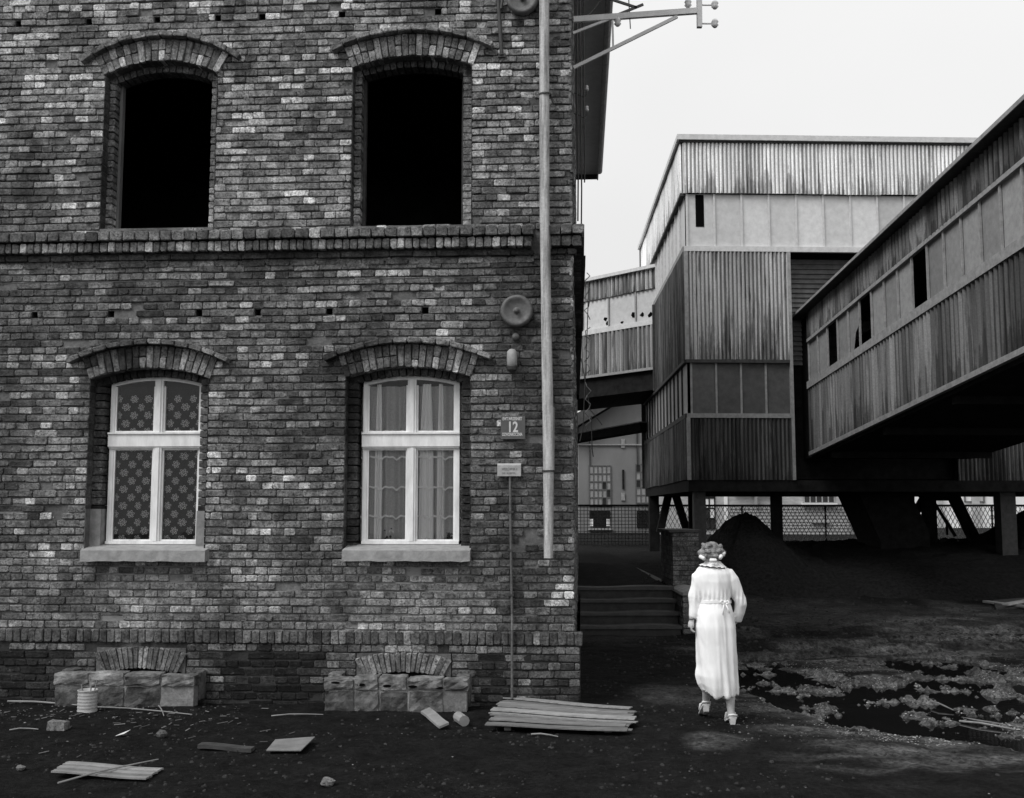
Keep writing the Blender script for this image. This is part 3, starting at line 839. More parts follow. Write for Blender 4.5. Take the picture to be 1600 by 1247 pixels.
# curtains
def curtain_flower():
    fx0, fx1, cx, z0, zt0, zt1, top, yF = WL; y = yF + .075
    net = MB(MH); n = 60; xs = np.linspace(fx0 - .05, fx1 + .05, n)
    yy = lambda x: y + .012 * math.sin(x * 21) + .008 * math.sin(x * 47 + 1)
    net.add([(x, yy(x), z0) for x in xs] + [(x, yy(x), zt1 + .50) for x in xs], [(i, i + 1, n + i + 1, n + i) for i in range(n - 1)])
    root = net.build('curtain', MAT['net_dark'], None, smooth=True)
    tag(root, 'sheer net curtain scattered with pale round flowers behind the left lower window', 'curtain')
    fl = MB(MH); sx, sz = .162, .176; r = 0; z = z0 + .05
    while z < zt1 + .40:
        x = fx0 - .02 + (sx / 2 if r % 2 else 0)
        while x < fx1 + .02:
            def blob(bx, bz, ra, rb, ang, k=8):
                P = []
                for i in range(k):
                    t = 2 * math.pi * i / k; a, b = ra * math.cos(t), rb * math.sin(t)
                    P.append((bx + a * math.cos(ang) - b * math.sin(ang), bz + a * math.sin(ang) + b * math.cos(ang)))
                fl.add([(p[0], yy(p[0]) - .004, p[1]) for p in P], [tuple(range(k))])
            for k in range(6):
                t = math.pi / 3 * k + .2
                # petal outline: ring of two blobs leaves an open centre
                for rr, ww in ((.036, .0075),):
                    for dd in (-.20, .20): blob(x + .024 * math.cos(t + dd * 1.5), z + .024 * math.sin(t + dd * 1.5), .015, .0030, t + dd)
                    blob(x + .039 * math.cos(t), z + .039 * math.sin(t), .003, .010, t)
            blob(x, z, .004, .004, 0)
            x += sx
        z += sz / 2 + .0; r += 1
    fl.build('embroidery', MAT['net_flower'], root, kind='stuff')
curtain_flower()
def curtain_lace():
    fx0, fx1, cx, z0, zt0, zt1, top, yF = WR; y = yF + .10
    net = MB(MH); n = 120; xs = np.linspace(fx0 - .04, fx1 + .04, n)
    yy = lambda x: y + .018 * math.sin(x * 33) + .012 * math.sin(x * 71 + 1)
    net.add([(x, yy(x), z0 + .03) for x in xs] + [(x, yy(x), zt1 + .50) for x in xs], [(i, i + 1, n + i + 1, n + i) for i in range(n - 1)])
    root = net.build('curtain', MAT['net_lace'], None, smooth=True)
    tag(root, 'white lace curtain with scalloped bands and drapes behind the right lower window', 'curtain')
    Xp = lambda u: W(u, 720, -y)[0]; Zp = lambda v: W(640, v, -y)[1]
    for (a, b) in ((587, 598), (656, 678), (684, 694)):
        m = MB(MH); xs = np.linspace(Xp(a) - .005, Xp(b) + .005, 16); zs = [z0 + .03, zt0, zt1 + .52]
        V = []
        for q_, z in enumerate(zs):
            for x in xs:
                xm = (xs[0] + xs[-1]) / 2; k = (1.0, .9, .55)[q_]
                V.append((xm + (x - xm) * k, y - .03 + .012 * math.sin((x - xs[0]) * 120), z))
        m.add(V, [(q_ * 16 + i, q_ * 16 + i + 1, (q_ + 1) * 16 + i + 1, (q_ + 1) * 16 + i) for q_ in range(2) for i in range(15)])
        m.build('drape', MAT['net_drape'], root, smooth=True)
    for v in (716, 763, 808, 676):
        m = MB(MH); n = 90; xs = np.linspace(fx0 - .03, fx1 + .03, n); zb = Zp(v)
        sc = lambda x: .014 * (abs(math.sin((x - fx0) * 18.0)) * 2 - 1) + .006 * math.sin(x * 75)
        V = [(x, y - .045, zb - .010 + sc(x)) for x in xs] + [(x, y - .045, zb + .010 + sc(x)) for x in xs]
        m.add(V, [(i, i + 1, n + i + 1, n + i) for i in range(n - 1) if True])
        m.build('lace_band', MAT['net_band'], root)
curtain_lace()
# small potted flowers on the inner sill
fx0, fx1, cx, z0, zt0, zt1, top, yF = WR
M_LEAF = m_plain('pot_plant_leaves', .03, .07, 20, 4, .7, .002); M_PETAL = m_plain('petals', .6, .8, 20, 4, .7, .001); M_POT = m_plain('clay_pot', .08, .14, 20, 4, .8, .002)
shelf = slab(fx0, fx1, yF + .061, yF + .30, z0 - .03, z0 + .004, 'inner_sill', MAT['old_wood'], house)
for (u, lab, hgt) in ((608, 'potted flower on the inner sill in the left half of the lace-curtained window', .16), (668, 'potted plant beside the mullion in the lace-curtained window', .11), (702, 'small potted plant at the right end of the lace-curtained window', .11)):
    x = W(u, 840, -(yF + .1))[0]; P = to_w(x, yF + .10, z0 + .006)
    e = empty('potted_plant', P, lab, 'potted plant')
    m = MB(); m.lathe([(.0, 0), (.028, 0), (.036, .045), (.032, .045), (0, .04)], P, n=12); m.build('pot', M_POT, e)
    m = MB(); mp = MB()
    for k in range(26):
        a = rnd.uniform(0, 6.28); rr = rnd.uniform(.01, .07 if u < 650 else .05); hh = rnd.uniform(.045, hgt)
        c = P + Vector((rr * math.cos(a), rr * math.sin(a) * .5, hh)); s_ = rnd.uniform(.012, .022)
        d1 = Vector((rnd.uniform(-1, 1), rnd.uniform(-.4, .4), rnd.uniform(-1, 1))).normalized() * s_; d2 = d1.cross(Vector((0, 1, .3))).normalized() * s_ * .6
        (mp if k % 6 == 0 else m).add([c - d1, c + d2, c + d1, c - d2], [(0, 1, 2, 3)])
    m.tube([P + Vector((0, 0, .03)), P + Vector((.01, 0, hgt * .8))], .003, 5)
    m.build('foliage', M_LEAF, e, kind='stuff'); mp.build('blossom', M_PETAL, e, kind='stuff')

# ------------------------------------------------------------------ roof edge over the side wall
m = MB(MH); m.box(-.02, .52, -.5, DEPTH + .3, ZT - .02, ZT); m.build('eave_soffit', MAT['soffit'], house)
m = MB(MH); m.box(.50, .53, -.5, DEPTH + .3, ZT - .16, ZT + .16); m.build('fascia', MAT['trim_mid'], house)
m = MB(MH); m.box(-.0, .50, DEPTH + .27, DEPTH + .3, ZT - .14, ZT - .021); m.build('eave_end_board', MAT['trim_dark'], house)
m = MB(MH); rp = 3.0; xm = XL / 2
m.hexa([(xm, -.5, ZT + rp), (.56, -.5, ZT + .02), (.56, DEPTH + .3, ZT + .02), (xm, DEPTH + .3, ZT + rp), (xm, -.5, ZT + rp + .1), (.56, -.5, ZT + .12), (.56, DEPTH + .3, ZT + .12), (xm, DEPTH + .3, ZT + rp + .1)])
m.hexa([(XL - .5, -.5, ZT + .02), (xm, -.5, ZT + rp), (xm, DEPTH + .3, ZT + rp), (XL - .5, DEPTH + .3, ZT + .02), (XL - .5, -.5, ZT + .12), (xm, -.5, ZT + rp + .1), (xm, DEPTH + .3, ZT + rp + .1), (XL - .5, DEPTH + .3, ZT + .12)])
m.build('roof', MAT['roof'], house)
m = MB(MH); m.add([(XL, YM, ZT), (0, YM, ZT), (xm, YM, ZT + rp), (XL, DEPTH, ZT), (0, DEPTH, ZT), (xm, DEPTH, ZT + rp)], [(0, 1, 2), (4, 3, 5)]); m.build('gable', MAT['mortar'], house)
m = MB(MH); P = [Vector((.56, y, ZT + .06)) for y in (-.4, DEPTH + .32)]; m.tube(P, .07, 10); m.build('gutter', MAT['trim_mid'], house, smooth=False)

# ------------------------------------------------------------------ downpipe in its joint-by-joint lengths
def wl(u, v, t): x, z = W(u, v, t); return Vector((x, -t, z))
dp = MB(MH); r_ = .052
p0, p1 = wl(850.5, -120, .10), wl(851, 355, .19)
dp.tube([wl(850.5, -150, .11), wl(850.5, 149, .11)], .052, 16, cap=False)
dobj = dp.build('downpipe', MAT['pipe'], house, smooth=True, label='streaked zinc rainwater downpipe in several lengths')
for a, b, r0, r1, ua, ub in ((147, 350, .052, .052, 850.5, 851), (349, 468, .053, .051, 851.5, 853), (466, 642, .052, .058, 853, 856), (637, 738, .062, .057, 857, 857.5), (735, 872, .055, .046, 857, 857)):
    m = MB(MH); m.tube([wl(ua, a, .11), wl((ua + ub) / 2, (a + b) / 2, .11), wl(ub, b, .11)], [r0, (r0 + r1) / 2, r1], 16, cap=False)
    m.build('pipe_length', MAT['pipe'], dobj, smooth=True)
for v, t in ((148, .11), (736, .11)):
    x, z = W(852 + (v > 600) * 5, v, t); m = MB(MH); m.lathe([(.056, -.008), (.066, -.008), (.066, .008), (.056, .008)], (x, -t, z), n=16); m.bar((x, -t + .05, z), (x, .02, z), .01, .02); m.build('pipe_bracket', MAT['iron'], dobj)

# ------------------------------------------------------------------ things fixed to the wall
def gong(u, v, lab):
    c = wl(u, v, .0); C = MH @ c; ax = (MH.to_3x3() @ Vector((0, -1, 0)))
    e = empty('alarm_gong', C, lab, 'alarm gong', 'round alarm gongs beside the downpipe')
    m = MB(); R = .168
    m.lathe([(.0, .02), (R * .9, .02), (R, .05), (R, .085), (R * .93, .108), (R * .80, .112), (R * .70, .100), (R * .45, .088), (R * .22, .085), (0, .085)], C, ax, 40)
    m.build('gong_dish', MAT['iron_gray'], e, smooth=True)
    m = MB(); m.lathe([(.0, .135), (.018, .135), (.026, .125), (.026, .09), (.04, .087)], C, ax, 16); m.build('hub_nut', MAT['iron_gray'], e, smooth=True)
    m = MB(); m.lathe([(0, 0), (.06, 0), (.06, .03)], C, ax, 16); m.build('mounting_boss', MAT['iron'], e)
    return e
gong(808, 488, 'round grey iron alarm gong on the brick wall above the house number sign')
gong(817, 4, 'upper round grey iron alarm gong beside the downpipe at the top edge')
# small striker and the bulb-shaped fitting under the lower gong
C = MH @ wl(806, 527, .0); ax = MH.to_3x3() @ Vector((0, -1, 0))
m = MB(); m.lathe([(0, .06), (.03, .055), (.038, .04), (.038, .0)], C, ax, 16); tag(m.build('bell_striker', MAT['iron_gray'], None, smooth=True), 'small round iron button on the bricks just under the lower alarm gong', 'bell striker')
C = MH @ wl(800, 560, .07); e = empty('wall_lamp', MH @ wl(800, 578, .07), 'small glass-jar wall lamp in a dark holder below the lower alarm gong', 'wall lamp')
m = MB(); m.lathe([(0, .10), (.026, .095), (.05, .07), (.054, .0), (.054, -.07), (.05, -.075)], C, n=18); m.build('lamp_glass', MAT['trim_mid'], e, smooth=True)
m = MB(); m.lathe([(.05, -.07), (.06, -.085), (.055, -.12), (.03, -.14), (0, -.14)], C, n=18); m.bar(C + Vector((0, 0, -.1)), C + Vector((0, .09, -.1)), .05, .05); m.build('lamp_holder', MAT['iron'], e)
# dark rod near the top
m = MB(MH); m.tube([wl(776, -40, .05), wl(784, 86, .03)], .021, 10); o_ = tag(m.build('iron_rod', MAT['iron'], None), 'dark iron rod fixed upright to the wall near the upper alarm gong', 'iron rod')
m = MB(MH); m.box(*(lambda p: (p.x - .03, p.x + .05, -.03, 0, p.z - .02, p.z + .02))(wl(783, 88, 0))); m.build('rod_clip', MAT['iron'], o_)
m = MB(MH); m.tube([wl(784 + 4, -30, .04), wl(783, 14, .04)], .018, 10); tag(m.build('iron_rod_stub', MAT['iron'], None), 'short dark iron stub between the rod and the upper gong at the top edge', 'iron rod')
# cable run across the wall and down to the gong
P = [wl(u, v, .022) for u, v in ((-40, 444), (120, 441), (300, 439), (470, 437), (640, 435), (784, 433))]
P += [wl(782, v, .022) for v in (436, 470, 520)] + [wl(785, 536, .022)]
m = MB(MH); m.tube(P, .0045, 5); tag(m.build('wall_cable', MAT['iron'], None), 'thin dark cable stapled along the bricks below the cornice and down beside the gong', 'cable')
# conduit
P = [wl(u, v, .03) for u, v in ((797, 742), (797.5, 800), (799, 900), (800, 960))] + [wl(800, v, .09) for v in (985, 1010, 1092)]
m = MB(MH); m.tube(P, .013, 8); cd = tag(m.build('conduit', MAT['iron_gray'], None), 'thin vertical iron conduit running from the lower plaque down to the ground', 'conduit')
m = MB(MH)
for v in (800, 860, 930):
    p = wl(798, v, .03); m.box(p.x - .03, p.x + .03, -.045, 0, p.z - .01, p.z + .01)
m.build('conduit_clips', MAT['iron'], cd)
def text_mesh(body, size, width, name, mt, parent, M, spacing=1.0, weight=.0):
    cu = bpy.data.curves.new(name, 'FONT'); cu.body = body; cu.size = size; cu.align_x = 'CENTER'; cu.align_y = 'CENTER'; cu.extrude = .0008; cu.offset = weight
    cu.space_character = spacing
    tmp = bpy.data.objects.new('tmp', cu); COL.objects.link(tmp)
    bpy.context.view_layer.update()
    me_ = bpy.data.meshes.new_from_object(tmp.evaluated_get(bpy.context.evaluated_depsgraph_get()))
    bpy.data.objects.remove(tmp); bpy.data.curves.remove(cu)
    A = np.array([v.co[:] for v in me_.vertices]); k = width / (A[:, 0].max() - A[:, 0].min()); A[:, 0] *= k
    Rm = np.array(M.to_3x3()); A = A @ Rm.T + np.array(M.translation); org = A.mean(0); A -= org
    me_.vertices.foreach_set('co', A.ravel()); me_.materials.clear(); me_.materials.append(mt)
    return link_mesh(me_, name, parent, Vector(org))
def wall_frame(u, v, t):
    p = MH @ wl(u, v, t); return Matrix.Translation(p) @ Matrix.Rotation(-ANG, 4, 'Z') @ Matrix.Rotation(math.radians(90), 4, 'X')
M_SIGN = m_plain('enamel_dark', .075, .10, 12, 4, .45, .001, spec=.4); M_WHITE = m_plain('enamel_white', .5, .62, 20, 4, .5, .001); M_INK = m_plain('faded_ink', .16, .2, 30, 3, .8, 0)
a, b = wl(782.5, 650, .03), wl(820.5, 686, .03)
m = MB(MH); m.box(a.x, b.x, -.03, -.018, b.z, a.z); sg = tag(m.build('house_number_sign', M_SIGN, None), 'dark enamel house number sign reading 12 with a line of lettering above and below', 'sign')
m = MB(MH); m.box(a.x + .01, b.x - .01, -.018, .0, b.z + .01, a.z - .01); m.build('sign_backing', MAT['iron'], sg)
text_mesh('12', .15, .092, 'sign_number', M_WHITE, sg, wall_frame(801, 668, .0315), weight=.004)
text_mesh('EWT.WRZESNIET', .045, .20, 'sign_lettering', M_WHITE, sg, wall_frame(800.5, 654.5, .0315), weight=.0012)
text_mesh('DZWONROCZNIA', .045, .205, 'sign_lettering', M_WHITE, sg, wall_frame(800.5, 679, .0315), weight=.0012)
a, b = wl(777, 724, .05), wl(814, 744, .05)
M_PLQ = m_plain('faded_plaque', .30, .42, 20, 5, .7, .001)
m = MB(MH); m.box(a.x, b.x, -.052, -.012, b.z, a.z - .02); m.hexa([(a.x, -.052, a.z - .0199), (b.x, -.052, a.z - .0199), (b.x, -.012, a.z - .0199), (a.x, -.012, a.z - .0199), (a.x, -.030, a.z), (b.x, -.030, a.z), (b.x, -.012, a.z), (a.x, -.012, a.z)])
pq = tag(m.build('wall_plaque', M_PLQ, None), 'small pale weathered plaque with faint lettering below the house number sign', 'plaque')
text_mesh('WEZLOWNIA 4', .036, .155, 'plaque_lettering', M_INK, pq, wall_frame(796, 733, .0535))
text_mesh('DZ. ELEKTR.', .022, .14, 'plaque_lettering', M_INK, pq, wall_frame(795, 739.5, .0535))
# side wall: cables on insulators and a flat dark duct
for k, (off, v0, v1) in enumerate(((.055, -260, 345), (.10, -260, 352), (.15, -260, 285))):
    y = 2.2 + .8 * k; m = MB(MH); P = []
    zt, zb = 9.6, (at(900, v1, 11.1 + y).z)
    for i in range(9): P.append((off + .004 * math.sin(i * 2.1), y + .02 * math.sin(i), zt + (zb - zt) * i / 8))
    m.tube(P, .011, 6); cb = tag(m.build('wall_cable', MAT['iron'], None), ('innermost', 'middle', 'outermost')[k] + ' of the three dark cables running down the side wall of the brick house', 'cable', 'cables on the side wall')
for v in (140, 172):
    p = MH @ Vector((.19, 4.2, at(905, v, 15.3).z)); e = empty('insulator', p, ('upper' if v == 140 else 'lower') + ' white porcelain insulator on a hook at the side wall under the eave', 'insulator', 'porcelain insulators on the side wall')
    m = MB(); m.lathe([(0, .05), (.02, .05), (.026, .03), (.018, .015), (.03, .0), (.03, -.02), (0, -.03)], p, n=12); m.build('porcelain', MAT['trim_pale'], e, smooth=True)
    m = MB(); m.tube([p + Vector((0, 0, -.03)), p + Vector((0, 0, -.08)), p + Vector((-.05, 0, -.12)), p + Vector((-.12, 0, -.08)), p + Vector((-.2, 0, -.05))], .008, 6); m.build('hook', MAT['iron'], e)
m = MB(MH); z1, z0 = at(905, 402, 17.6).z, at(900, 618, 17.6).z
m.hexa([(.0, 6.4, z0), (.05, 6.4, z0), (.05, 7.2, z0), (0, 7.2, z0), (0, 6.4, z1), (.17, 6.4, z1), (.17, 7.2, z1), (0, 7.2, z1)]); tag(m.build('cable_duct', MAT['underside'], None), 'flat dark tapering duct on the side wall of the brick house below the cornice', 'cable duct')
for k in range(3):
    m = MB(MH); P = []; z_ = z1 - .3 - k * .9
    for i in range(12): P.append((.19 + .05 * math.sin(i * 1.9 + k * 2), 6.3 + .05 * math.cos(i * 2.3), z_ - i * .07))
    m.tube(P, .008, 5); tag(m.build('hanging_wire', MAT['trim_mid'], None), ('upper', 'middle', 'lower')[k] + ' tangle of loose wire on the dark duct at the house corner', 'wire', 'loose wire tangles at the corner')
# power line bracket
e = empty('wire_bracket', MH @ Vector((0, 1.6, 7.2)), 'pale steel bracket arm with cross post and insulators jutting from the side wall', 'bracket')
Yb = 12.8; A = lambda u, v: at(u, v, Yb)
m = MB(); m.bar(A(896, 31), A(1092, 17), .05, .07); m.build('arm', MAT['steel_pale'], e)
m = MB(); m.bar(A(896, 106), A(1058, 26), .03, .04); m.build('brace', MAT['steel_pale'], e)
m = MB(); m.bar(A(1092, -60), A(1093, 43), .06, .06); m.build('post', MAT['steel_pale'], e)
m = MB(); m.bar(A(957, 28), A(958, 73), .022, .022); m.bar(A(895, 52), A(960, 27), .03, .03); m.build('strut', MAT['steel_pale'], e)
m = MB(); m.bar(A(890, -22), A(995, 12), .022, .03); m.bar(A(958, 26), A(1005, 7), .022, .03); m.build('upper_arm', MAT['iron_gray'], e)
m = MB(); m.tube([A(980, -40), A(983, 10), A(985, 45)], .007, 5); m.tube([A(905, 40), A(930, 12), A(945, -10)], .007, 5); m.build('wire', MAT['iron_gray'], e)
for (u, v) in ((1075, 6), (1117, 8), (1117, 37), (965, 35)):
    p = A(u, v); m = MB(); m.lathe([(0, .05), (.03, .05), (.045, .02), (.03, .0), (.045, -.02), (.02, -.05), (0, -.05)], p, n=12)
    if u > 1100: m.bar(p, p + Vector((-.16, 0, 0)), .015, .015)
    m.build('insulator_cup', MAT['steel_pale'], e, smooth=True)

# ------------------------------------------------------------------ basement arches and light wells
for bi, (x0, x1, z0, z1) in enumerate(BAS):
    w_ = x1 - x0; cx = (x0 + x1) / 2; Ro = w_ * .66
    ext, th = w_ / 2, .22
    rise = .055; hw = w_ * .30; R = (hw ** 2 + rise ** 2) / (2 * rise); zo = z0 + .04 + rise - R
    ao = MB(MH); ao.box(x0 + .01, x1 - .01, -.048, .05, z0 - .3, z1 - .03, .8)
    ao = ao.build('basement_arch', MAT['mortar'], house)
    nv = 17; xs = np.linspace(x0 + .02, x1 - .02, nv + 1)
    for k in range(nv):
        f0, f1 = (xs[k] - cx) / (w_ / 2), (xs[k + 1] - cx) / (w_ / 2)
        lean = .10
        bt = lambda f: z0 + .055 * (1 - f * f) 
        tp = lambda f: z1 - .02 - .075 * abs(f) ** 2.5
        P = [(xs[k] + .004 - f0 * lean * .75, bt(f0)), (xs[k + 1] - .004 - f1 * lean * .75, bt(f1)), (xs[k + 1] - .004 + f1 * lean * .3, tp(f1)), (xs[k] + .004 + f0 * lean * .3, tp(f0))]
        m = MB(MH); m.brick(P, -.072 + rnd.uniform(-.004, .004), .0, tone=rnd.uniform(.12, .30) if bi else rnd.uniform(.10, .26), ch=.006); m.build('arch_brick', MAT['brick'], ao)
    m = MB(MH); q_ = [(cx + hw * 1.5 * f, z0 + .02 + .036 * (1 - f * f)) for f in np.linspace(-1, 1, 13)]; m.add([(x, -.0505, z) for x, z in q_] + [(q_[-1][0], -.0505, z0 - .1), (q_[0][0], -.0505, z0 - .1)], [tuple(range(15))]); m.build('basement_opening', MAT['black'], ao)
def light_well(corners_u, v_top, v_bot, lab, holes, D_out, nst):
    a, b = wl(corners_u[0], v_top, D_out), wl(corners_u[1], v_top, D_out); zb = wl(corners_u[0], v_bot, D_out).z
    e = empty('light_well', MH @ Vector(((a.x + b.x) / 2, -D_out / 2, 0)), lab, 'light well')
    M_ST = MAT['render_light']; zt = a.z; zm = zt - (zt - zb) * .45
    m = MB(MH); m.box(a.x + .02, b.x - .02, -D_out + .025, -D_out + .15, zb - .06, zt - .03, 1.6); m.build('bedding_mortar', MAT['mortar'], e)
    n = nst; xs = [a.x + (b.x - a.x) * (i / n) + (rnd.uniform(-.04, .04) if 0 < i < n else 0) for i in range(n + 1)]
    def stone(x0, x1, y0, y1, z0, z1, tone):
        m = MB(MH); J = lambda k=.012: rnd.uniform(-k, k)
        # a rounded irregular block: grid box with pushed vertices
        V = []; F = []; nx_, nz_, ny_ = 5, 4, 3
        idx = {}
        for i in range(nx_ + 1):
            for j in range(ny_ + 1):
                for k in range(nz_ + 1):
                    if i in (0, nx_) or j in (0, ny_) or k in (0, nz_):
                        fx, fy, fz = i / nx_ * 2 - 1, j / ny_ * 2 - 1, k / nz_ * 2 - 1
                        rr = .009; px_ = (x0 + x1) / 2 + fx * (x1 - x0) / 2; py_ = (y0 + y1) / 2 + fy * (y1 - y0) / 2; pz_ = (z0 + z1) / 2 + fz * (z1 - z0) / 2
                        ed = (abs(fx) == 1) + (abs(fy) == 1) + (abs(fz) == 1)
                        if ed > 1:
                            px_ -= fx * rr * (abs(fx) == 1); py_ -= fy * rr * (abs(fy) == 1) * .8; pz_ -= fz * rr * (abs(fz) == 1)
                        idx[(i, j, k)] = len(V); V.append((px_ + J(.006), py_ + J(.009), pz_ + J(.007)))
        def quad(f):
            for q in f: F.append(tuple(idx[c] for c in q))
        for i in range(nx_):
            for j in range(ny_): quad([((i, j, 0), (i, j + 1, 0), (i + 1, j + 1, 0), (i + 1, j, 0)), ((i, j, nz_), (i + 1, j, nz_), (i + 1, j + 1, nz_), (i, j + 1, nz_))])
            for k in range(nz_): quad([((i, 0, k), (i + 1, 0, k), (i + 1, 0, k + 1), (i, 0, k + 1)), ((i, ny_, k), (i, ny_, k + 1), (i + 1, ny_, k + 1), (i + 1, ny_, k))])
        for j in range(ny_):
            for k in range(nz_): quad([((0, j, k), (0, j, k + 1), (0, j + 1, k + 1), (0, j + 1, k)), ((nx_, j, k), (nx_, j + 1, k), (nx_, j + 1, k + 1), (nx_, j, k + 1))])
        m.add(V, F, tone); m.build('block', MAT['well_stone'], e)
    for i in range(n): stone(xs[i] + .0015, xs[i + 1] - .0015, -D_out, -D_out + .17, zm, zt + rnd.uniform(-.022, .008), rnd.uniform(.6, 1.2))
    for i in range(n - 1): stone(xs[i] + .012, xs[i + 1] + .008, -D_out + rnd.uniform(.0, .02), -D_out + .16, zb - .06, zm - .003, rnd.uniform(.4, .8))
    stone(a.x, a.x + .15, -D_out + .172, -.06, zb, zt, .8); stone(b.x - .15, b.x, -D_out + .172, -.06, zb, zt - .01, .6)
    for (u, v) in holes:
        p = wl(u, v, D_out); m = MB(MH); m.lathe([(.0, .0), (.028, .0), (.03, -.004)], (p.x, -D_out - .004, p.z), (0, -1, 0), 10); 
        m.v = [(p.x + (q[0] - p.x) * 1.5, q[1], p.z + (q[2] - p.z) * .45) for q in m.v]
        m.build('block_hole', MAT['black'], e)
    return e
t = NT('well_stone'); n1 = t.noise(9, 6, .7); n2 = t.noise(3.5, 4, .6)
c = t.math('MULTIPLY', t.rng(n1, .35, .65, .09, .26), t.rng(n2, .38, .6, .35, 1.2)); c = t.math('MULTIPLY', c, t.attr('tone')); t.color(c); t.rough(.9); t.bump(n1, .03); MAT['well_stone'] = t.m
light_well((83, 305), 1050, 1098, 'low stone and brick light well kerb under the left lower window, beside the tin can', [], .42, 4)
light_well((505, 732), 1056, 1106, 'low light well kerb of pierced blocks under the lace-curtained window', [(524, 1067), (564, 1070), (605, 1072), (645, 1073), (686, 1075)], .42, 5)

# ------------------------------------------------------------------ steps, pillar, retaining wall
e = empty('steps', (1.8, 17.5, 0), 'four worn dark stone steps going up beside the brick house', 'steps')
M_STEP = m_plain('worn_step_stone', .03, .055, 8, 6, .8, .006)
for k in range(4):
    zt = .16 + .178 * k; y0 = 17.0 + .27 * k; m = MB(); n = 8; xa, xb = 1.02, 2.62
    for i in range(n):
        x0_, x1_ = xa + (xb - xa) * i / n, xa + (xb - xa) * (i + 1) / n; s0, s1 = .012 * math.sin(i * .8), .012 * math.sin((i + 1) * .8)
        m.hexa([(x0_, y0, zt - .05), (x1_, y0, zt - .05), (x1_, y0 + .31, zt - .05), (x0_, y0 + .31, zt - .05), (x0_, y0, zt - s0), (x1_, y0, zt - s1), (x1_, y0 + .31, zt - s1), (x0_, y0 + .31, zt - s0)])
    tr_ = m.build('tread', m_plain('tread_stone', .05, .085, 8, 6, .75, .006) if k == 0 else bpy.data.materials['tread_stone'], e)
    m = MB(); m.box(xa, xb - .02, y0 + .03, y0 + .28, zt - .3, zt - .052); m.build('riser', M_STEP, e)
def masonry(name, lab, cat, x0, x1, y0, y1, z0, z1, tone=(.14, .26), cl=.25):
    e = empty(name, ((x0 + x1) / 2, (y0 + y1) / 2, z0), lab, cat)
    m = MB(); m.box(x0 + .012, x1 - .012, y0 + .012, y1 - .012, z0, z1 - .01, .6); core = m.build('core', MAT['mortar'], e)
    z = z0; r = 0; bulk = MB()
    while z < z1 - .02:
        zt = min(z + .08, z1); x = x0 - (cl / 2 if r % 2 else 0)
        while x < x1:
            a, b = max(x, x0), min(x + cl, x1)
            if b - a > .03:
                m = MB(); m.brick([(a + .004, z + .006), (b - .004, z + .006), (b - .004, zt - .004), (a + .004, zt - .004)], y0 + rnd.uniform(-.008, .004), y0 + .08, tone=rnd.uniform(*tone)); m.build('brick', MAT['brick'], core)
            x += cl
        y = y0 - (cl / 2 if r % 2 == 0 else 0)
        while y < y1:
            a, b = max(y, y0 + .08), min(y + cl, y1)
            if b - a > .03:
                for X_, s in ((x0, -1), (x1, 1)): bulk.box(min(X_ - s * .02, X_ + s * .003), max(X_ - s * .02, X_ + s * .003), a + .004, b - .004, z + .006, zt - .004, rnd.uniform(*tone))
            y += cl
        z = zt; r += 1
    bulk.build('flank_bricks', MAT['brick'], core, kind='stuff')
    return e
e = masonry('brick_pillar', 'crumbling dark brick pillar at the head of the steps, half hidden by the woman', 'pillar', 2.66, 3.10, 18.2, 19.6, .45, 1.56)
m = MB(); m.box(2.60, 3.14, 18.16, 19.64, 1.562, 1.60); m.build('cap', MAT['column'], e)
masonry('cheek_wall', 'low rounded brick cheek wall beside the steps below the pillar', 'wall', 2.63, 3.02, 17.0, 18.14, -.05, .62, (.12, .24))
m = MB(); n = 8
for i in range(n):
    t0, t1 = math.pi * i / n, math.pi * (i + 1) / n; c = lambda t_, y: (2.825 - .2 * math.cos(t_), y, .622 + .09 * math.sin(t_))
    m.add([c(t0, 16.98), c(t1, 16.98), c(t1, 18.14), c(t0, 18.14)], [(0, 1, 2, 3)])
m.add([(2.825 - .2 * math.cos(math.pi * i / n), 16.98, .622 + .09 * math.sin(math.pi * i / n)) for i in range(n + 1)], [tuple(range(n, -1, -1))])
tag(m.build('coping_stone', MAT['trim_mid'], None), 'pale rounded coping stone on the low cheek wall beside the steps', 'coping stone')
m = MB(); m.box(2.66, 2.80, 19.65, 25, .0, .64); tag(m.build('retaining_wall', MAT['column'], None), 'low dark retaining wall running back from the brick pillar', 'wall')

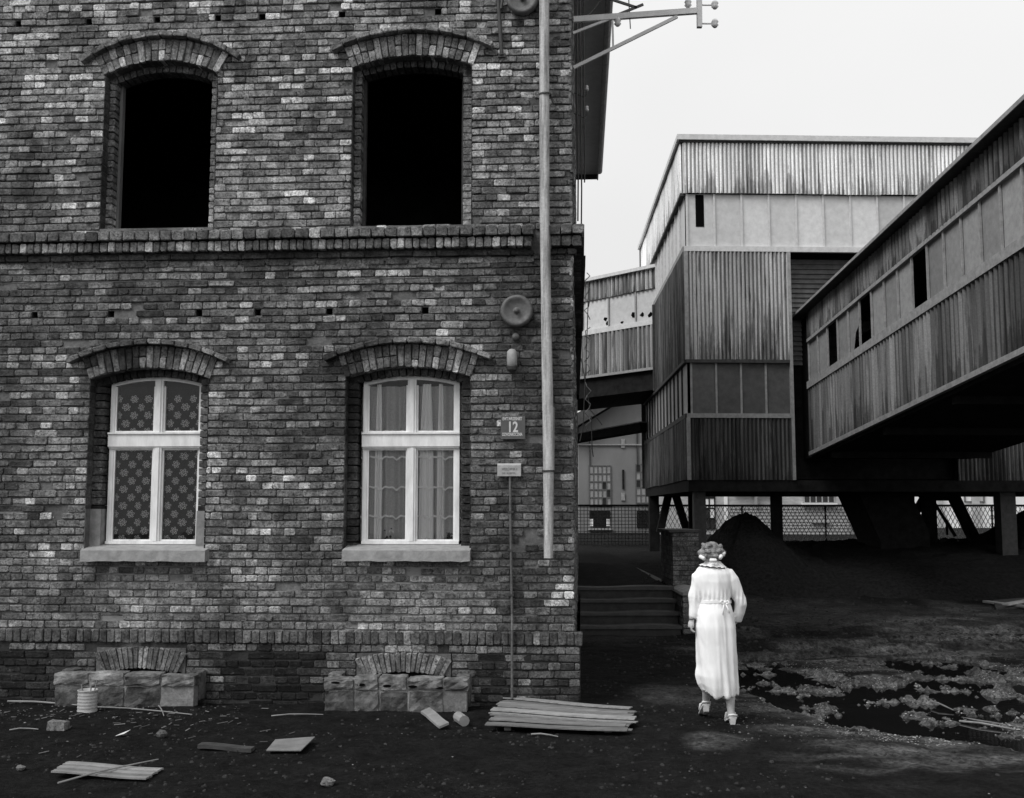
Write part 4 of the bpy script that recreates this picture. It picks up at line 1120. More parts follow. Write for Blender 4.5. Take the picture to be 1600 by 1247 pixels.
# ------------------------------------------------------------------ corrugated cladding
def V2(p, z): return Vector((p[0], p[1], z))
def corr_band(parent, a, b, za, zb, N, mats, name='cladding_sheet', pitch=.095, amp=.021, sheet=.92, off=0.0, horizontal=False):
    """sheets from a to b (xy); za = (bottom, top) at a, zb = (bottom, top) at b"""
    a = Vector((a[0], a[1], 0)); b = Vector((b[0], b[1], 0)); N = Vector((N[0], N[1], 0)).normalized(); L = (b - a).length; U = (b - a) / L
    n = max(1, round(L / sheet)); out = []
    for i in range(n):
        s0, s1 = L * i / n, L * (i + 1) / n + (.03 if i < n - 1 else 0); k = max(4, int((s1 - s0) / pitch * 6)); m = MB(); V = []
        dz = rnd.uniform(-.012, .012); dn = (i % 2) * .006 + rnd.uniform(0, .004)
        for j in range(k + 1):
            s = s0 + (s1 - s0) * j / k; f = s / L
            o = N * (off + dn + amp * math.sin(2 * math.pi * s / pitch)); p = a + U * s + o
            V.append(V2(p, za[0] * (1 - f) + zb[0] * f + dz)); V.append(V2(p, za[1] * (1 - f) + zb[1] * f))
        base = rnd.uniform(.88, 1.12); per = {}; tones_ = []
        for j in range(k):            # every corrugation weathers a little differently, troughs darkened for dirt and painted-in ridge shade
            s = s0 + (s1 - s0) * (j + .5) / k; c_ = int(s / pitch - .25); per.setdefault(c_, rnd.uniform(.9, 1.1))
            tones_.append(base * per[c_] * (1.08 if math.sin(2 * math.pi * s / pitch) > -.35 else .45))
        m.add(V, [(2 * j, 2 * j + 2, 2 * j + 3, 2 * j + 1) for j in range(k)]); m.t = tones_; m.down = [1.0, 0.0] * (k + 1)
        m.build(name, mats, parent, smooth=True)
def panel_band(parent, a, b, za, zb, N, glass, trim, pitch, off=-.02, open_=(), mull=.045, skip_first=False, name='window_panel', tones=None, gap=False):
    a = Vector((a[0], a[1], 0)); b = Vector((b[0], b[1], 0)); N = Vector((N[0], N[1], 0)).normalized(); L = (b - a).length; U = (b - a) / L
    n = max(1, round(L / pitch))
    for i in range(n):
        f0, f1 = i / n, (i + 1) / n
        Z0 = lambda f: za[0] * (1 - f) + zb[0] * f
        Z1 = lambda f: za[1] * (1 - f) + zb[1] * f
        if i not in open_:
            m = MB(); e_ = .028 / L if gap else 0; f0, f1 = f0 + e_, f1 - e_; p, q = a + U * (L * f0) + N * off, a + U * (L * f1) + N * off
            if i in (tones or {}) and tones[i] == 'broken':
                mid = p.lerp(q, .5); e_ = .0
                m.add([V2(p, Z0(f0)), V2(p.lerp(q, .3), Z0(f0)), V2(p.lerp(q, .55), Z0(f0) + .42), V2(q, Z0(f1) + .55), V2(q, Z1(f1)), V2(p, Z1(f0))], [(0, 1, 2, 3, 4, 5)], 1)
            else:
                m.add([V2(p, Z0(f0)), V2(q, Z0(f1)), V2(q, Z1(f1)), V2(p, Z1(f0))], [(0, 1, 2, 3)], rnd.uniform(.85, 1.12))
            m.build(name, glass, parent); f0, f1 = i / n, (i + 1) / n
        if not (skip_first and i == 0):
            m = MB(); p = a + U * (L * f0)
            for_ = [p - U * mull / 2 + N * (off + .002), p + U * mull / 2 + N * (off + .002), p + U * mull / 2 + N * (off + .04), p - U * mull / 2 + N * (off + .04)]
            m.hexa([V2(c, Z0(f0) + .001) for c in for_[::-1]] + [V2(c, Z1(f0) - .001) for c in for_[::-1]]); m.build('mullion', trim, parent)
def rail(parent, a, b, za, zb, N, mt, proud=.05, name='ledge'):
    """a board: (bottom, top) at a and b, standing proud of the wall plane"""
    N = Vector((N[0], N[1], 0)).normalized(); a = Vector((a[0], a[1], 0)); b = Vector((b[0], b[1], 0)); m = MB()
    m.hexa([V2(a - N * .03, za[0]), V2(b - N * .03, zb[0]), V2(b + N * proud, zb[0]), V2(a + N * proud, za[0]), V2(a - N * .03, za[1]), V2(b - N * .03, zb[1]), V2(b + N * proud, zb[1]), V2(a + N * proud, za[1])][::1])
    return m.build(name, mt, parent)

# ------------------------------------------------------------------ the sorting tower on its columns
DT = 25.0
K = at(1073.5, 600, DT); K = Vector((K.x, K.y, 0))
F = Vector((math.cos(math.radians(2.0)), math.sin(math.radians(2.0)), 0)); S = Vector((math.sin(math.radians(1.75)), math.cos(math.radians(1.75)), 0))
NF = Vector((F.y, -F.x, 0)); NS = Vector((-S.y, S.x, 0))
zT = lambda v: at(1072, v, DT).z
tower = empty('colliery_tower', K + F * 4 + S * 5 + Vector((0, 0, .3)), 'tall corrugated colliery building on columns with pale upper storey and sooty lower storeys', 'industrial building')
P = lambda s, b: K + F * s + S * b
DB = 10.7; LR = 13.0
z_ = {v: zT(v) for v in (213, 223, 303, 385, 393, 562, 567, 646, 653, 750, 768)}
def core(x0, x1, b0, b1, za, zb, mt, name='wall_core'):
    m = MB(); q = [P(x0, b0), P(x1, b0), P(x1, b1), P(x0, b1)]
    m.hexa([V2(p, za) for p in q] + [V2(p, zb) for p in q]); return m.build(name, mt, tower)
core(.10, LR - .1, .10, DB - .1, z_[303] + .01, z_[223], MAT['underside'])
core(.60, LR - .1, .60, DB - .1, z_[393], z_[303] - .01, MAT['underside'])       # dark space behind the upper windows
core(.10, 2.38, .10, 6.6, z_[562], z_[393] - .01, MAT['underside'])
core(2.45, LR - .1, .66, DB - .2, z_[768] + .3, z_[393] - .01, MAT['underside'])
core(.12, 2.44, .12, DB - .1, z_[750], z_[562] - .01, MAT['underside'])
core(6.4, LR, .5, 1.4, z_[750], z_[562], MAT['underside'])
# roof
m = MB(); o_ = .16; q = [K - F * o_ - S * o_, K + F * (LR + o_) - S * o_, K + F * (LR + o_) + S * (DB + o_), K - F * o_ + S * (DB + o_)]
m.hexa([V2(p, z_[223] + .03) for p in q] + [V2(p, z_[213]) for p in q]); m.build('roof', MAT['trim_pale'], tower)
m = MB(); q = [K - F * .10 - S * .10, K + F * (LR) - S * .10, K + F * LR + S * DB, K - F * .10 + S * DB]
m.hexa([V2(p, z_[223] - .02) for p in q] + [V2(p, z_[223] + .029) for p in q]); m.build('roof_soffit', MAT['trim_dark'], tower)
# front cladding, top to bottom
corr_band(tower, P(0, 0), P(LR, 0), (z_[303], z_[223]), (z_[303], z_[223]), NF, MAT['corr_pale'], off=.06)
panel_band(tower, P(.06, 0), P(LR, 0), (z_[385] - .02, z_[303]), (z_[385] - .02, z_[303]), NF, MAT['panel_pale'], MAT['trim_pale'], .655, open_=())
m = MB(); a, b = P(.27, 0) + NF * -.012, P(.47, 0) + NF * -.012; m.add([V2(a, zT(354)), V2(b, zT(354)), V2(b, zT(304)), V2(a, zT(304))], [(0, 1, 2, 3)]); m.build('open_light', MAT['black'], tower)
rail(tower, P(-.02, 0), P(LR, 0), (z_[393], z_[385]), (z_[393], z_[385]), NF, MAT['trim_pale'], .06)
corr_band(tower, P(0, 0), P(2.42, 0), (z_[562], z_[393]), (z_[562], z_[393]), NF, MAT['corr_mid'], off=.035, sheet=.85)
rail(tower, P(-.02, 0), P(2.42, 0), (z_[567], z_[562]), (z_[567], z_[562]), NF, MAT['trim_dark'], .07)
panel_band(tower, P(.10, 0), P(2.42, 0), (z_[646], z_[567]), (z_[646], z_[567]), NF, MAT['panel_dark'], MAT['trim_mid'], .65)
rail(tower, P(-.02, 0), P(2.46, 0), (z_[653], z_[646]), (z_[653], z_[646]), NF, MAT['trim_mid'], .055)
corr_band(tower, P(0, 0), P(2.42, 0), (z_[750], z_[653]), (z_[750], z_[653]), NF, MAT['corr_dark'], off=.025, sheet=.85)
m = MB(); a = P(2.40, 0); b = P(2.47, 0); m.hexa([V2(p, z_[750]) for p in (a + NF * .075, b + NF * .075, b - NF * .1, a - NF * .1)] + [V2(p, z_[393] - .001) for p in (a + NF * .075, b + NF * .075, b - NF * .1, a - NF * .1)]); m.build('corner_trim', MAT['trim_mid'], tower)
for zz0, zz1, mt in ((z_[562], z_[393], 'trim_mid'), (z_[750], z_[653], 'trim_mid'), (z_[303], z_[223] - .03, 'trim_pale')):
    m = MB(); a, b = K - F * .03, K + F * .05; pr = .075; m.hexa([V2(p, zz0) for p in (a + NF * pr, b + NF * pr, b, a)] + [V2(p, zz1 - .001) for p in (a + NF * pr, b + NF * pr, b, a)]); m.build('corner_trim', MAT[mt], tower)
# recessed bay above the gallery, boarded with lapped sheets
a, b = P(2.48, .62), P(7.5, .62); z = z_[393] - .03; i = 0
while z > zT(560):
    m = MB(); h_ = .125
    m.hexa([V2(a + NF * .075, z - h_), V2(b + NF * .075, z - h_), V2(b, z - h_), V2(a, z - h_), V2(a + NF * .012, z), V2(b + NF * .012, z), V2(b, z), V2(a, z)]); m.build('siding_board', MAT['board_dark'] if 'board_dark' in MAT else MAT.setdefault('board_dark', m_plain('dark_siding', .14, .24, 6, 5, .8, .003, rand=.15)), tower)
    z -= h_ * .93; i += 1
m = MB(); a, b = P(2.47, 0), P(2.47, 1.4); m.add([V2(a, z_[768]), V2(b, z_[768]), V2(b, z_[393]), V2(a, z_[393])], [(0, 1, 2, 3)]); m.build('bay_return', MAT['trim_dark'], tower)
# right lower wall seen past the gallery
corr_band(tower, P(6.42, .4), P(LR, .4), (z_[750] - .03, zT(620)), (z_[750] - .03, zT(620)), NF, MAT['corr_gallery'], off=.03, pitch=.10)
m = MB(); a, b = P(2.5, .9), P(6.4, .9); m.add([V2(a, z_[768]), V2(b, z_[768]), V2(b, zT(600)), V2(a, zT(600))], [(0, 1, 2, 3)]); m.build('lower_wall', MAT['underside'], tower)
# left side cladding
zz = lambda t_, b_: (z_[t_], z_[b_])
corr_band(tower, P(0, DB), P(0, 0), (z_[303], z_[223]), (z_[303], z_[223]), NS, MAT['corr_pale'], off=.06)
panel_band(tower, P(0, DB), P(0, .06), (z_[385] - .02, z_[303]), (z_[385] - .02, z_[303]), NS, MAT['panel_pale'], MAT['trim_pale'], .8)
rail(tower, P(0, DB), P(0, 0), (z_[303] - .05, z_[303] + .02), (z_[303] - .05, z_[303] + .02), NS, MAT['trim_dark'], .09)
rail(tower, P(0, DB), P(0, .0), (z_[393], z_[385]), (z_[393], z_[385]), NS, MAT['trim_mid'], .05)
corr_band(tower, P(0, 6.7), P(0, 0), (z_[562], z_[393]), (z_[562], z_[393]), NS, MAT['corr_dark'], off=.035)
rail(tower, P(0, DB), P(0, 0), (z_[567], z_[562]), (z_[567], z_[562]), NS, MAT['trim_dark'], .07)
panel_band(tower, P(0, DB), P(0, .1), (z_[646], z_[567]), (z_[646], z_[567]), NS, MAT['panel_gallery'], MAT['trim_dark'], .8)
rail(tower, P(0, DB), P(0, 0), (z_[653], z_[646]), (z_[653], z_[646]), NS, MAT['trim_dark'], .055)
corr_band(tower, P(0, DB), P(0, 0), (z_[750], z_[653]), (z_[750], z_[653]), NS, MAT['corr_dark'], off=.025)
for bb, z0, z1 in ((6.7, z_[562], z_[393]), (DB, z_[750], z_[213])):
    m = MB(); a = P(0, bb); m.bar(V2(a + NS * .05, z0), V2(a + NS * .05, z1), .12, .12, (0, 1, 0)); m.build('corner_trim', MAT['trim_dark'], tower)
# floor beams and columns
m = MB(); q = [P(.0, .0), P(LR, .0), P(LR, DB), P(.0, DB)]; m.hexa([V2(p, z_[768]) for p in q] + [V2(p, z_[750] - .004) for p in q]); m.build('floor_slab', MAT['underside'], tower)
def column(u, v, D, w_, mt, h=None, name='column'):
    p = at(u, v, D); g_ = gz(p.x, p.y) - .15; m = MB(); m.box(p.x - w_ / 2, p.x + w_ / 2, p.y, p.y + w_, g_, z_[768] - .002 if h is None else h); m.build(name, mt, tower)
column(1094, 800, 25.2, .27, MAT['column']); column(1081, 800, 31.0, .16, MAT['underside'])
column(1215, 800, 26.6, .24, MAT['underside']); column(1022.5, 800, 34.5, .30, MAT['underside'])
column(1455, 800, 29.0, .30, MAT['underside']); column(1576, 800, 25.6, .36, MAT['column']); column(1560, 800, 27.5, .12, MAT['underside'])
column(1700, 800, 26, .36, MAT['column'])
def brace(u0, v0, u1, v1, D, w_):
    m = MB(); m.bar(at(u0, v0, D), at(u1, v1, D), w_, w_, (0, 1, 0)); m.build('brace', MAT['underside'], tower)
brace(1047, 762, 1031, 832, 34, .22); brace(1052, 762, 1074, 832, 34, .22)
brace(1484, 764, 1524, 846, 29.5, .26); brace(1455, 778, 1493, 838, 30, .07); brace(1452, 764, 1424, 812, 29.6, .18); brace(1430, 764, 1445, 790, 30, .05); brace(1425, 762, 1425, 800, 30, .10); brace(1479, 812, 1480, 836, 30, .05)
# leaning chute under the tower
m = MB(); D0, D1 = 26.8, 28.6; pts = [(1338, 762), (1418, 762), (1453, 832), (1453, 880), (1376, 880), (1376, 846)]
fr_ = [at(u, v, D0) for u, v in pts]; bk = [Vector((p.x, p.y + (D1 - D0), p.z)) for p in fr_]; n = len(pts)
m.add(fr_ + bk, [tuple(range(n))[::-1], tuple(range(n, 2 * n))] + [(i, (i + 1) % n, n + (i + 1) % n, n + i) for i in range(n)]); m.build('chute', MAT['underside'], tower)
m = MB(); m.bar(at(1442, 772, 28.8), at(1484, 772, 28.8), .12, .35); m.build('chute_head', MAT['underside'], tower)

# ------------------------------------------------------------------ the inclined conveyor gallery on the right
D0g = 15.4; x0g = at(1600, 400, D0g).x; sx, sz = -.0498, -.1019
gp = lambda D: (x0g + sx * (D - D0g), D)
_v0 = [150, 168, 188, 256, 373, 391, 541, 551, 570]; _v1 = [466, 480, 488, 531, 597, 608, 706, 712, 722]
zA = lambda v: at(1600, v, D0g).z
zB = lambda v: at(1259, float(np.interp(v, _v0, _v1)), 25.05).z
gzv = lambda v, D: zA(v) + (zB(v) - zA(v)) * (D - D0g) / (25.05 - D0g)
Dn, Df = 5.0, 25.05
NG = Vector((-1, -.0498, 0)).normalized(); RG = -NG
gal = empty('conveyor_gallery', Vector((gp(15)[0] + 1.9, 15, 0)), 'inclined corrugated conveyor gallery rising from the tower to the right edge', 'conveyor gallery')
def gband(v0, v1, fn, *args, **kw): fn(gal, gp(Df), gp(Dn), (gzv(v0, Df), gzv(v1, Df)), (gzv(v0, Dn), gzv(v1, Dn)), NG, *args, **kw)
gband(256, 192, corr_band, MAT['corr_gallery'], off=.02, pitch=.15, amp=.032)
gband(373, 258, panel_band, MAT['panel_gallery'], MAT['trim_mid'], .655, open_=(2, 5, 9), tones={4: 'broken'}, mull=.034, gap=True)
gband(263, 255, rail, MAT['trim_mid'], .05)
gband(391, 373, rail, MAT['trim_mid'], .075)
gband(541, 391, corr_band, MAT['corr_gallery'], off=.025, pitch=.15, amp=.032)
gband(551, 541, rail, MAT['trim_mid'], .07)
def gbox(v0, v1, w0, w1, name, mt, dn=Dn, df=Df):
    m = MB(); V = []
    for v in (v0, v1):
        for D, wv in ((df, w0), (dn, w0), (dn, w1), (df, w1)):
            x, y = gp(D); p = Vector((x, y, 0)) + RG * wv; V.append(V2(p, gzv(v, D)))
    m.hexa(V); return m.build(name, mt, gal)
gbox(190, 182, -.24, 4.0, 'roof', MAT['trim_dark'], df=25.9); gbox(190.2, 183, -.262, -.243, 'roof_edge', MAT['trim_mid'], df=25.9); gbox(552, 178, .04, .10, 'end_panel', MAT['underside'], dn=25.06, df=25.9)
gbox(560, 545, .02, 3.75, 'floor', MAT['underside'])
gbox(545, 391, .06, .12, 'inner_lining', MAT['underside']); gbox(258, 192, .06, .12, 'inner_lining', MAT['underside'])
gbox(545, 192, 3.7, 3.76, 'far_wall', MAT['underside']); gbox(391, 256, 1.1, 1.15, 'dark_backing', MAT['underside'])  # dark sheet added inside so the open panes read as unlit interior
for D, wv in ((7.5, .3), (7.5, 3.4)):
    x, y = gp(D); p = Vector((x, y, 0)) + RG * wv; m = MB(); m.box(p.x - .18, p.x + .18, p.y - .18, p.y + .18, -.3, gzv(560, D)); m.build('column', MAT['underside'], gal)
for D in (9, 12, 15, 18, 21, 24):       # cross beams under the floor
    x, y = gp(D); m = MB(); a = Vector((x, y, gzv(560, D) - .07)); m.bar(a + RG * .1, a + RG * 3.7, .14, .14); m.build('cross_beam', MAT['underside'], gal)

# ------------------------------------------------------------------ second gallery, behind, leaving the tower to the left
G0 = P(.0, 6.9); gd = Vector((-.742, .671, 0)); gn = Vector((-.671, -.742, 0)); L2 = 24.0
s2 = -.0244
g2 = empty('conveyor_gallery', G0 + gd * 6, 'far corrugated gallery with holed pale panels between the tower and the brick house', 'conveyor gallery')
zg2 = lambda v: at(1021, v, G0.y).z
aa, bb = G0 - gd * .3, G0 + gd * L2
def g2band(v0, v1, fn, *args, **kw): fn(g2, bb, aa, (zg2(v0) + s2 * L2, zg2(v1) + s2 * L2), (zg2(v0), zg2(v1)), gn, *args, **kw)
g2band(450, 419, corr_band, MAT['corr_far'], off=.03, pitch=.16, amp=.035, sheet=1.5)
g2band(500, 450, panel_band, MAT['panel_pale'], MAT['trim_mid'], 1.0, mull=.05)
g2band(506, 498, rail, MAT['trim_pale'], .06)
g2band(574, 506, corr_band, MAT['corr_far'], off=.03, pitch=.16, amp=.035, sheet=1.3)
g2band(577, 573, rail, MAT['trim_mid'], .08)
def g2box(v0, v1, w0, w1, name, mt):
    m = MB(); V = []
    for v in (v0, v1):
        for (p, dz) in ((bb, s2 * L2), (aa, 0)):
            pass
        q = [(bb - gn * w0, s2 * L2), (aa - gn * w0, 0), (aa - gn * w1, 0), (bb - gn * w1, s2 * L2)]
        V += [V2(p, zg2(v) + dz) for p, dz in q]
    m.hexa(V); return m.build(name, mt, g2)
g2box(419, 414, -.15, 3.0, 'roof', MAT['trim_pale']); g2box(608, 577, .05, 2.9, 'floor_truss', MAT['underside']); g2box(577, 419, .06, 2.8, 'inner_core', MAT['underside'])
for u, v, r in ((946, 499, .08), (950, 505, .08), (972, 504, .06), (991, 492, .11), (1003, 492, .08), (1016, 492, .09)):
    d = ray(u, v); k = (G0 + gn * -.015 - CAM).dot(gn) / d.dot(gn); c = CAM + d * k; m = MB(); V = []
    for i in range(7):
        t_ = i / 7 * 6.283; rr = r * rnd.uniform(.6, 1.2); V.append(c + gd * (rr * math.cos(t_)) + Vector((0, 0, rr * math.sin(t_))))
    m.add(V, [tuple(range(7))]); m.build('hole', MAT['black'], g2)
for s in (10, 20):
    p = G0 + gd * s - gn * 1.4; m = MB(); m.box(p.x - .3, p.x + .3, p.y - .3, p.y + .3, 0, zg2(606) + s2 * s); m.build('pier', MAT['underside'], g2)
m = MB(); a, b = at(1010, 667, 35.2), at(870, 691, 40); m.bar(a, b, .5, .26); pb = tag(m.build('pipe_bridge', MAT['underside'], None), 'dark slender pipe bridge crossing in front of the far brick hall', 'pipe bridge')
m = MB(); m.bar(a + Vector((0, 0, .15)), b + Vector((0, 0, .15)), .54, .035); m.build('top_flange', MAT['trim_mid'], pb)
# wires hanging between the galleries
for pts, lab in (([(920, 440), (916, 560), (911, 668), (906, 690)], 'thin slack wire hanging down across the far gallery near the brick house'), ([(908, 560), (922, 640), (941, 664)], 'thin wire looping from the brick house corner to the pipe bridge'), ([(924, 650), (925, 700), (927, 714)], 'short loose wire end hanging below the pipe bridge')):
    m = MB(); Q = [at(u, v, 30) for u, v in pts]; R_ = []
    for i in range(len(Q) - 1):
        for j in range(6): R_.append(Q[i].lerp(Q[i + 1], j / 6))
    m.tube(R_ + [Q[-1]], .014, 5); tag(m.build('hanging_wire', MAT['iron'], None), lab, 'wire')

# ------------------------------------------------------------------ far halls
M_HALL = m_plain('hall_render', .15, .22, .6, 6, .9, .004, (1, 1, .5)); M_HBR = m_plain('far_brick_wall', .32, .5, 3, 6, .9, .01, (1, 1, 3)); M_PALE = m_plain('pale_render', .72, .85, .5, 5, .9, .002)
M_LP = m_plain('light_pane', .24, .34, 4, 4, .4, 0); M_DP = m_plain('dark_pane', .02, .04, 4, 4, .3, 0)
def px_quad(mb, u0, v0, u1, v1, D, dy0, dy1, tone=1):
    a, b = at(u0, v1, D), at(u1, v0, D); mb.box(a.x, b.x, D + dy0, D + dy1, a.z, b.z, tone)
DH = 60.0
hall = empty('power_hall', at(1000, 850, DH), 'far pale gabled brick hall with tall gridded industrial windows behind the fence', 'building')
A_ = [at(u, v, DH) for u, v in ((904, 668), (1062, 572), (1230, 668))]; g_ = -.5
m = MB(); V = [Vector((A_[0].x, DH, g_)), Vector((A_[2].x, DH, g_)), A_[2], A_[1], A_[0]]; W2 = [v + Vector((0, 26, 0)) for v in V]; n = 5
m.add(V + W2, [(0, 1, 2, 3, 4), (9, 8, 7, 6, 5)] + [(i, (i + 1) % n, n + (i + 1) % n, n + i) for i in range(n)]); m.build('wall', M_HALL, hall)
for sgn, (a, b) in ((1, (A_[0], A_[1])), (-1, (A_[2], A_[1]))):
    m = MB(); d_ = (a - b).normalized(); e_ = a + d_ * .8; up = Vector((0, 0, .35)); q = [e_, b, b + Vector((0, 0, .0)), e_]
    m.hexa([e_ + Vector((0, -.9, .1)), b + Vector((0, -.9, .1)), b + Vector((0, 26, .1)), e_ + Vector((0, 26, .1)), e_ + Vector((0, -.9, .1)) + up * 2, b + Vector((0, -.9, .1)) + up * 2, b + Vector((0, 26, .1)) + up * 2, e_ + Vector((0, 26, .1)) + up * 2]); m.build('roof', MAT['roof'], hall)
def pane_window(parent, u0, v0, u1, v1, D, nc, nr, darks, lp=None, fr=None):
    m = MB(); a, b = at(u0, v1, D), at(u1, v0, D); w_, h_ = (b.x - a.x), (b.z - a.z); t_ = .06
    for i in range(nc + 1): x = a.x + w_ * i / nc; m.box(x - t_ / 2, x + t_ / 2, D - .06, D - .0, a.z, b.z)
    for j in range(nr + 1): z = a.z + h_ * j / nr; m.box(a.x - t_ / 2, b.x + t_ / 2, D - .062, D - .002, z - t_ / 2, z + t_ / 2)
    wo_ = m.build('window', fr or MAT['iron_gray'], parent)
    for i in range(nc):
        for j in range(nr):
            m = MB(); m.box(a.x + w_ * i / nc + t_ / 2, a.x + w_ * (i + 1) / nc - t_ / 2, D - .03, D - .012, a.z + h_ * j / nr + t_ / 2, a.z + h_ * (j + 1) / nr - t_ / 2)
            m.build('pane', M_DP if (i, j) in darks else (lp or M_LP), wo_)
pane_window(hall, 921, 728, 954, 790, DH, 5, 5, {(3, 2), (4, 1), (3, 0)})
pane_window(hall, 994, 726, 1030, 786, DH, 5, 5, {(0, 4), (0, 2)})
def hbox(parent, u0, v0, u1, v1, mt, name, D=DH, dy=(-.08, -.01)):
    m = MB(); px_quad(m, u0, v0, u1, v1, D, *dy); m.build(name, mt, parent)
hbox(hall, 921, 798, 953, 810, MAT['underside'], 'basement_opening'); hbox(hall, 927, 810, 947, 824, MAT['underside'], 'basement_opening')
hbox(hall, 995, 798, 1013, 824, MAT['underside'], 'basement_opening')
hbox(hall, 922, 811, 926.5, 822, M_PALE, 'pale_jamb'); hbox(hall, 947.5, 811, 952, 822, M_PALE, 'pale_jamb')
hbox(hall, 919, 825, 956, 828, MAT['trim_mid'], 'window_sill', dy=(-.3, -.01))
hbox(hall, 972.3, 734, 975, 764, MAT['underside'], 'wall_slot'); hbox(hall, 970.5, 686, 976, 700, MAT['trim_mid'], 'wall_anchor'); hbox(hall, 970.5, 770, 976, 782, MAT['trim_mid'], 'wall_anchor')
for u in (921, 995): hbox(hall, u, 660 if u > 950 else 690, u + 1.4, 727, MAT['trim_dark'], 'pilaster_joint')
hbox(hall, 900, 694, 1012, 696, MAT['trim_mid'], 'string_course', dy=(-.12, -.01))
# low brick building seen under the tower
D2 = 56.0
low = empty('low_brick_building', at(1260, 850, D2), 'low pale brick building glimpsed under the tower behind the chain-link fence', 'building')
m = MB(); a = at(1030, 850, D2); b = at(1432, 850, D2); m.box(a.x, b.x, D2, D2 + 8, -.5, at(1200, 700, D2).z); m.build('wall', M_HBR, low)
pane_window(low, 1100, 762, 1116, 826, D2, 2, 4, {(0, 0), (1, 0), (0, 1), (0, 3), (1, 3)}, M_PALE, MAT['underside'])
pane_window(low, 1256, 766, 1303, 786, D2, 5, 1, {(0, 0), (1, 0), (2, 0), (3, 0), (4, 0)}, None, MAT['trim_mid'])
hbox(low, 1132, 764, 1136, 830, M_PALE, 'drain_stack', D2); hbox(low, 1144, 768, 1215, 770, MAT['trim_mid'], 'pipe_run', D2, (-.3, -.1)); hbox(low, 1178, 764, 1181, 790, MAT['trim_mid'], 'pipe_run', D2, (-.3, -.1))
hbox(low, 1252, 786.5, 1306, 789, M_PALE, 'window_sill', D2, (-.3, -.01)); hbox(low, 1268, 815, 1296, 817, MAT['trim_mid'], 'wall_pipe', D2, (-.2, -.01)); hbox(low, 1330, 764, 1340, 850, M_HALL, 'pilaster', D2, (-.2, -.01))
for r in range(12):
    v = 790 + r * 5; m = MB(); px_quad(m, 1140, v, 1428, v + .8, D2, -.03, -.004); m.build('brick_course', M_HALL, low)
# pale building to the right
D3 = 75.0
pale = empty('pale_building', at(1540, 850, D3), 'pale rendered building far behind the coal heaps at the right', 'building')
m = MB(); a = at(1436, 850, D3); b = at(1800, 850, D3); m.box(a.x, b.x, D3, D3 + 12, -.5, at(1500, 735, D3).z); m.build('wall', M_PALE, pale)
hbox(pale, 1520, 740, 1526, 850, M_HBR, 'pilaster', D3, (-.3, -.01)); hbox(pale, 1466, 740, 1469, 850, M_HBR, 'pilaster', D3, (-.3, -.01))
for (u0, v0, u1, v1) in ((1506, 766, 1507.5, 784), (1536, 768, 1537.5, 786), (1552, 766, 1553.5, 786), (1506, 783, 1537, 784.5), (1536, 768, 1564, 769.5)): hbox(pale, u0, v0, u1, v1, M_HALL, 'window_frame', D3, (-.12, -.01))

# ------------------------------------------------------------------ fence
DFE = 40.0; zr = at(1000, 790, DFE).z; zb = .62
fence = empty('fence', (6, DFE, .6), 'long wire mesh fence with dark top rail running behind the steps and tower', 'fence')
xa, xb, xc = at(880, 790, DFE).x - 1.5, at(1030, 790, DFE).x, at(1660, 790, DFE).x + 2
m = MB(); m.tube([(xa, DFE, zr), (xc, DFE, zr)], .045, 6); m.build('top_rail', MAT['underside'], fence)
for x in np.arange(xa + 5.0, xc, 3.05): m = MB(); m.tube([(x, DFE + .06, zb - .2), (x, DFE + .06, zr + .03)], .035, 6); m.build('post', MAT['underside'], fence)
m = MB(); x = xa
while x < xb: m.box(x, x + .022, DFE, DFE + .012, zb, zr); x += .125
z = zb
while z < zr: m.box(xa, xb, DFE + .013, DFE + .025, z, z + .022); z += .125
m.build('square_mesh', MAT['iron'], fence, kind='stuff')
m = MB(); hgt = zr - zb; x = xb - hgt * .55
while x < xc:
    for s in (1, -1):
        a_, b_ = (x, x + hgt * .55) if s == 1 else (x + hgt * .55, x)
        m.bar((a_, DFE + .01 * s, zb), (b_, DFE + .01 * s, zr), .019, .019, (0, 1, 0))
    x += .16
m.build('chain_link', MAT['iron_gray'], fence, kind='stuff')

# ------------------------------------------------------------------ coal heaps
def heap(cx, cy, rx, ry, h, lab, seed, power=1.0, zb=.2):
    n, k = 90, 44; V = []; F_ = []
    for j in range(k + 1):
        d = j / k * 1.15
        for i in range(n):
            t_ = 2 * math.pi * i / n; wv = 1 + .16 * mnoise.noise(Vector((math.cos(t_) * 2.2, math.sin(t_) * 2.2, seed))) + .05 * mnoise.noise(Vector((math.cos(t_) * 9, math.sin(t_) * 9, seed))); x = cx + rx * d * wv * math.cos(t_); y = cy + ry * d * wv * math.sin(t_)
            V.append((x, y, d))
    A = np.array(V); x, y, d = A[:, 0], A[:, 1], A[:, 2]
    z = zb + h * (1 - np.clip(d, 0, 1.15) ** power) 
    z = z - .10 * h * np.exp(-(d / .12) ** 2) + (vnoise(x * 5, y * 5, seed + 3) - .5) * .06
    z = z + (fbm(x, y, 1.2, 3, seed) - .5) * .22 + (fbm(x, y, 6, 3, seed + 7) - .5) * .10 + (fbm(x, y, 18, 2, seed + 9) - .5) * .05
    m = MB(); m.add(np.stack([x, y, z], 1).tolist(), [(j * n + i, j * n + (i + 1) % n, (j + 1) * n + (i + 1) % n, (j + 1) * n + i) for j in range(k) for i in range(n)])
    o_ = m.build('coal_heap', MAT['coal'], None); tag(o_, lab, 'coal heap', 'coal heaps under the tower')
p = at(1165, 800, 26.5); heap(p.x, 26.5, 1.75, 2.6, 1.80, 'pointed black coal heap under the tower just right of the woman', 60)
p = at(1215, 800, 26.5); heap(p.x, 26.8, 2.3, 2.8, .98, 'lower shoulder of black coal right behind the pointed heap', 66)
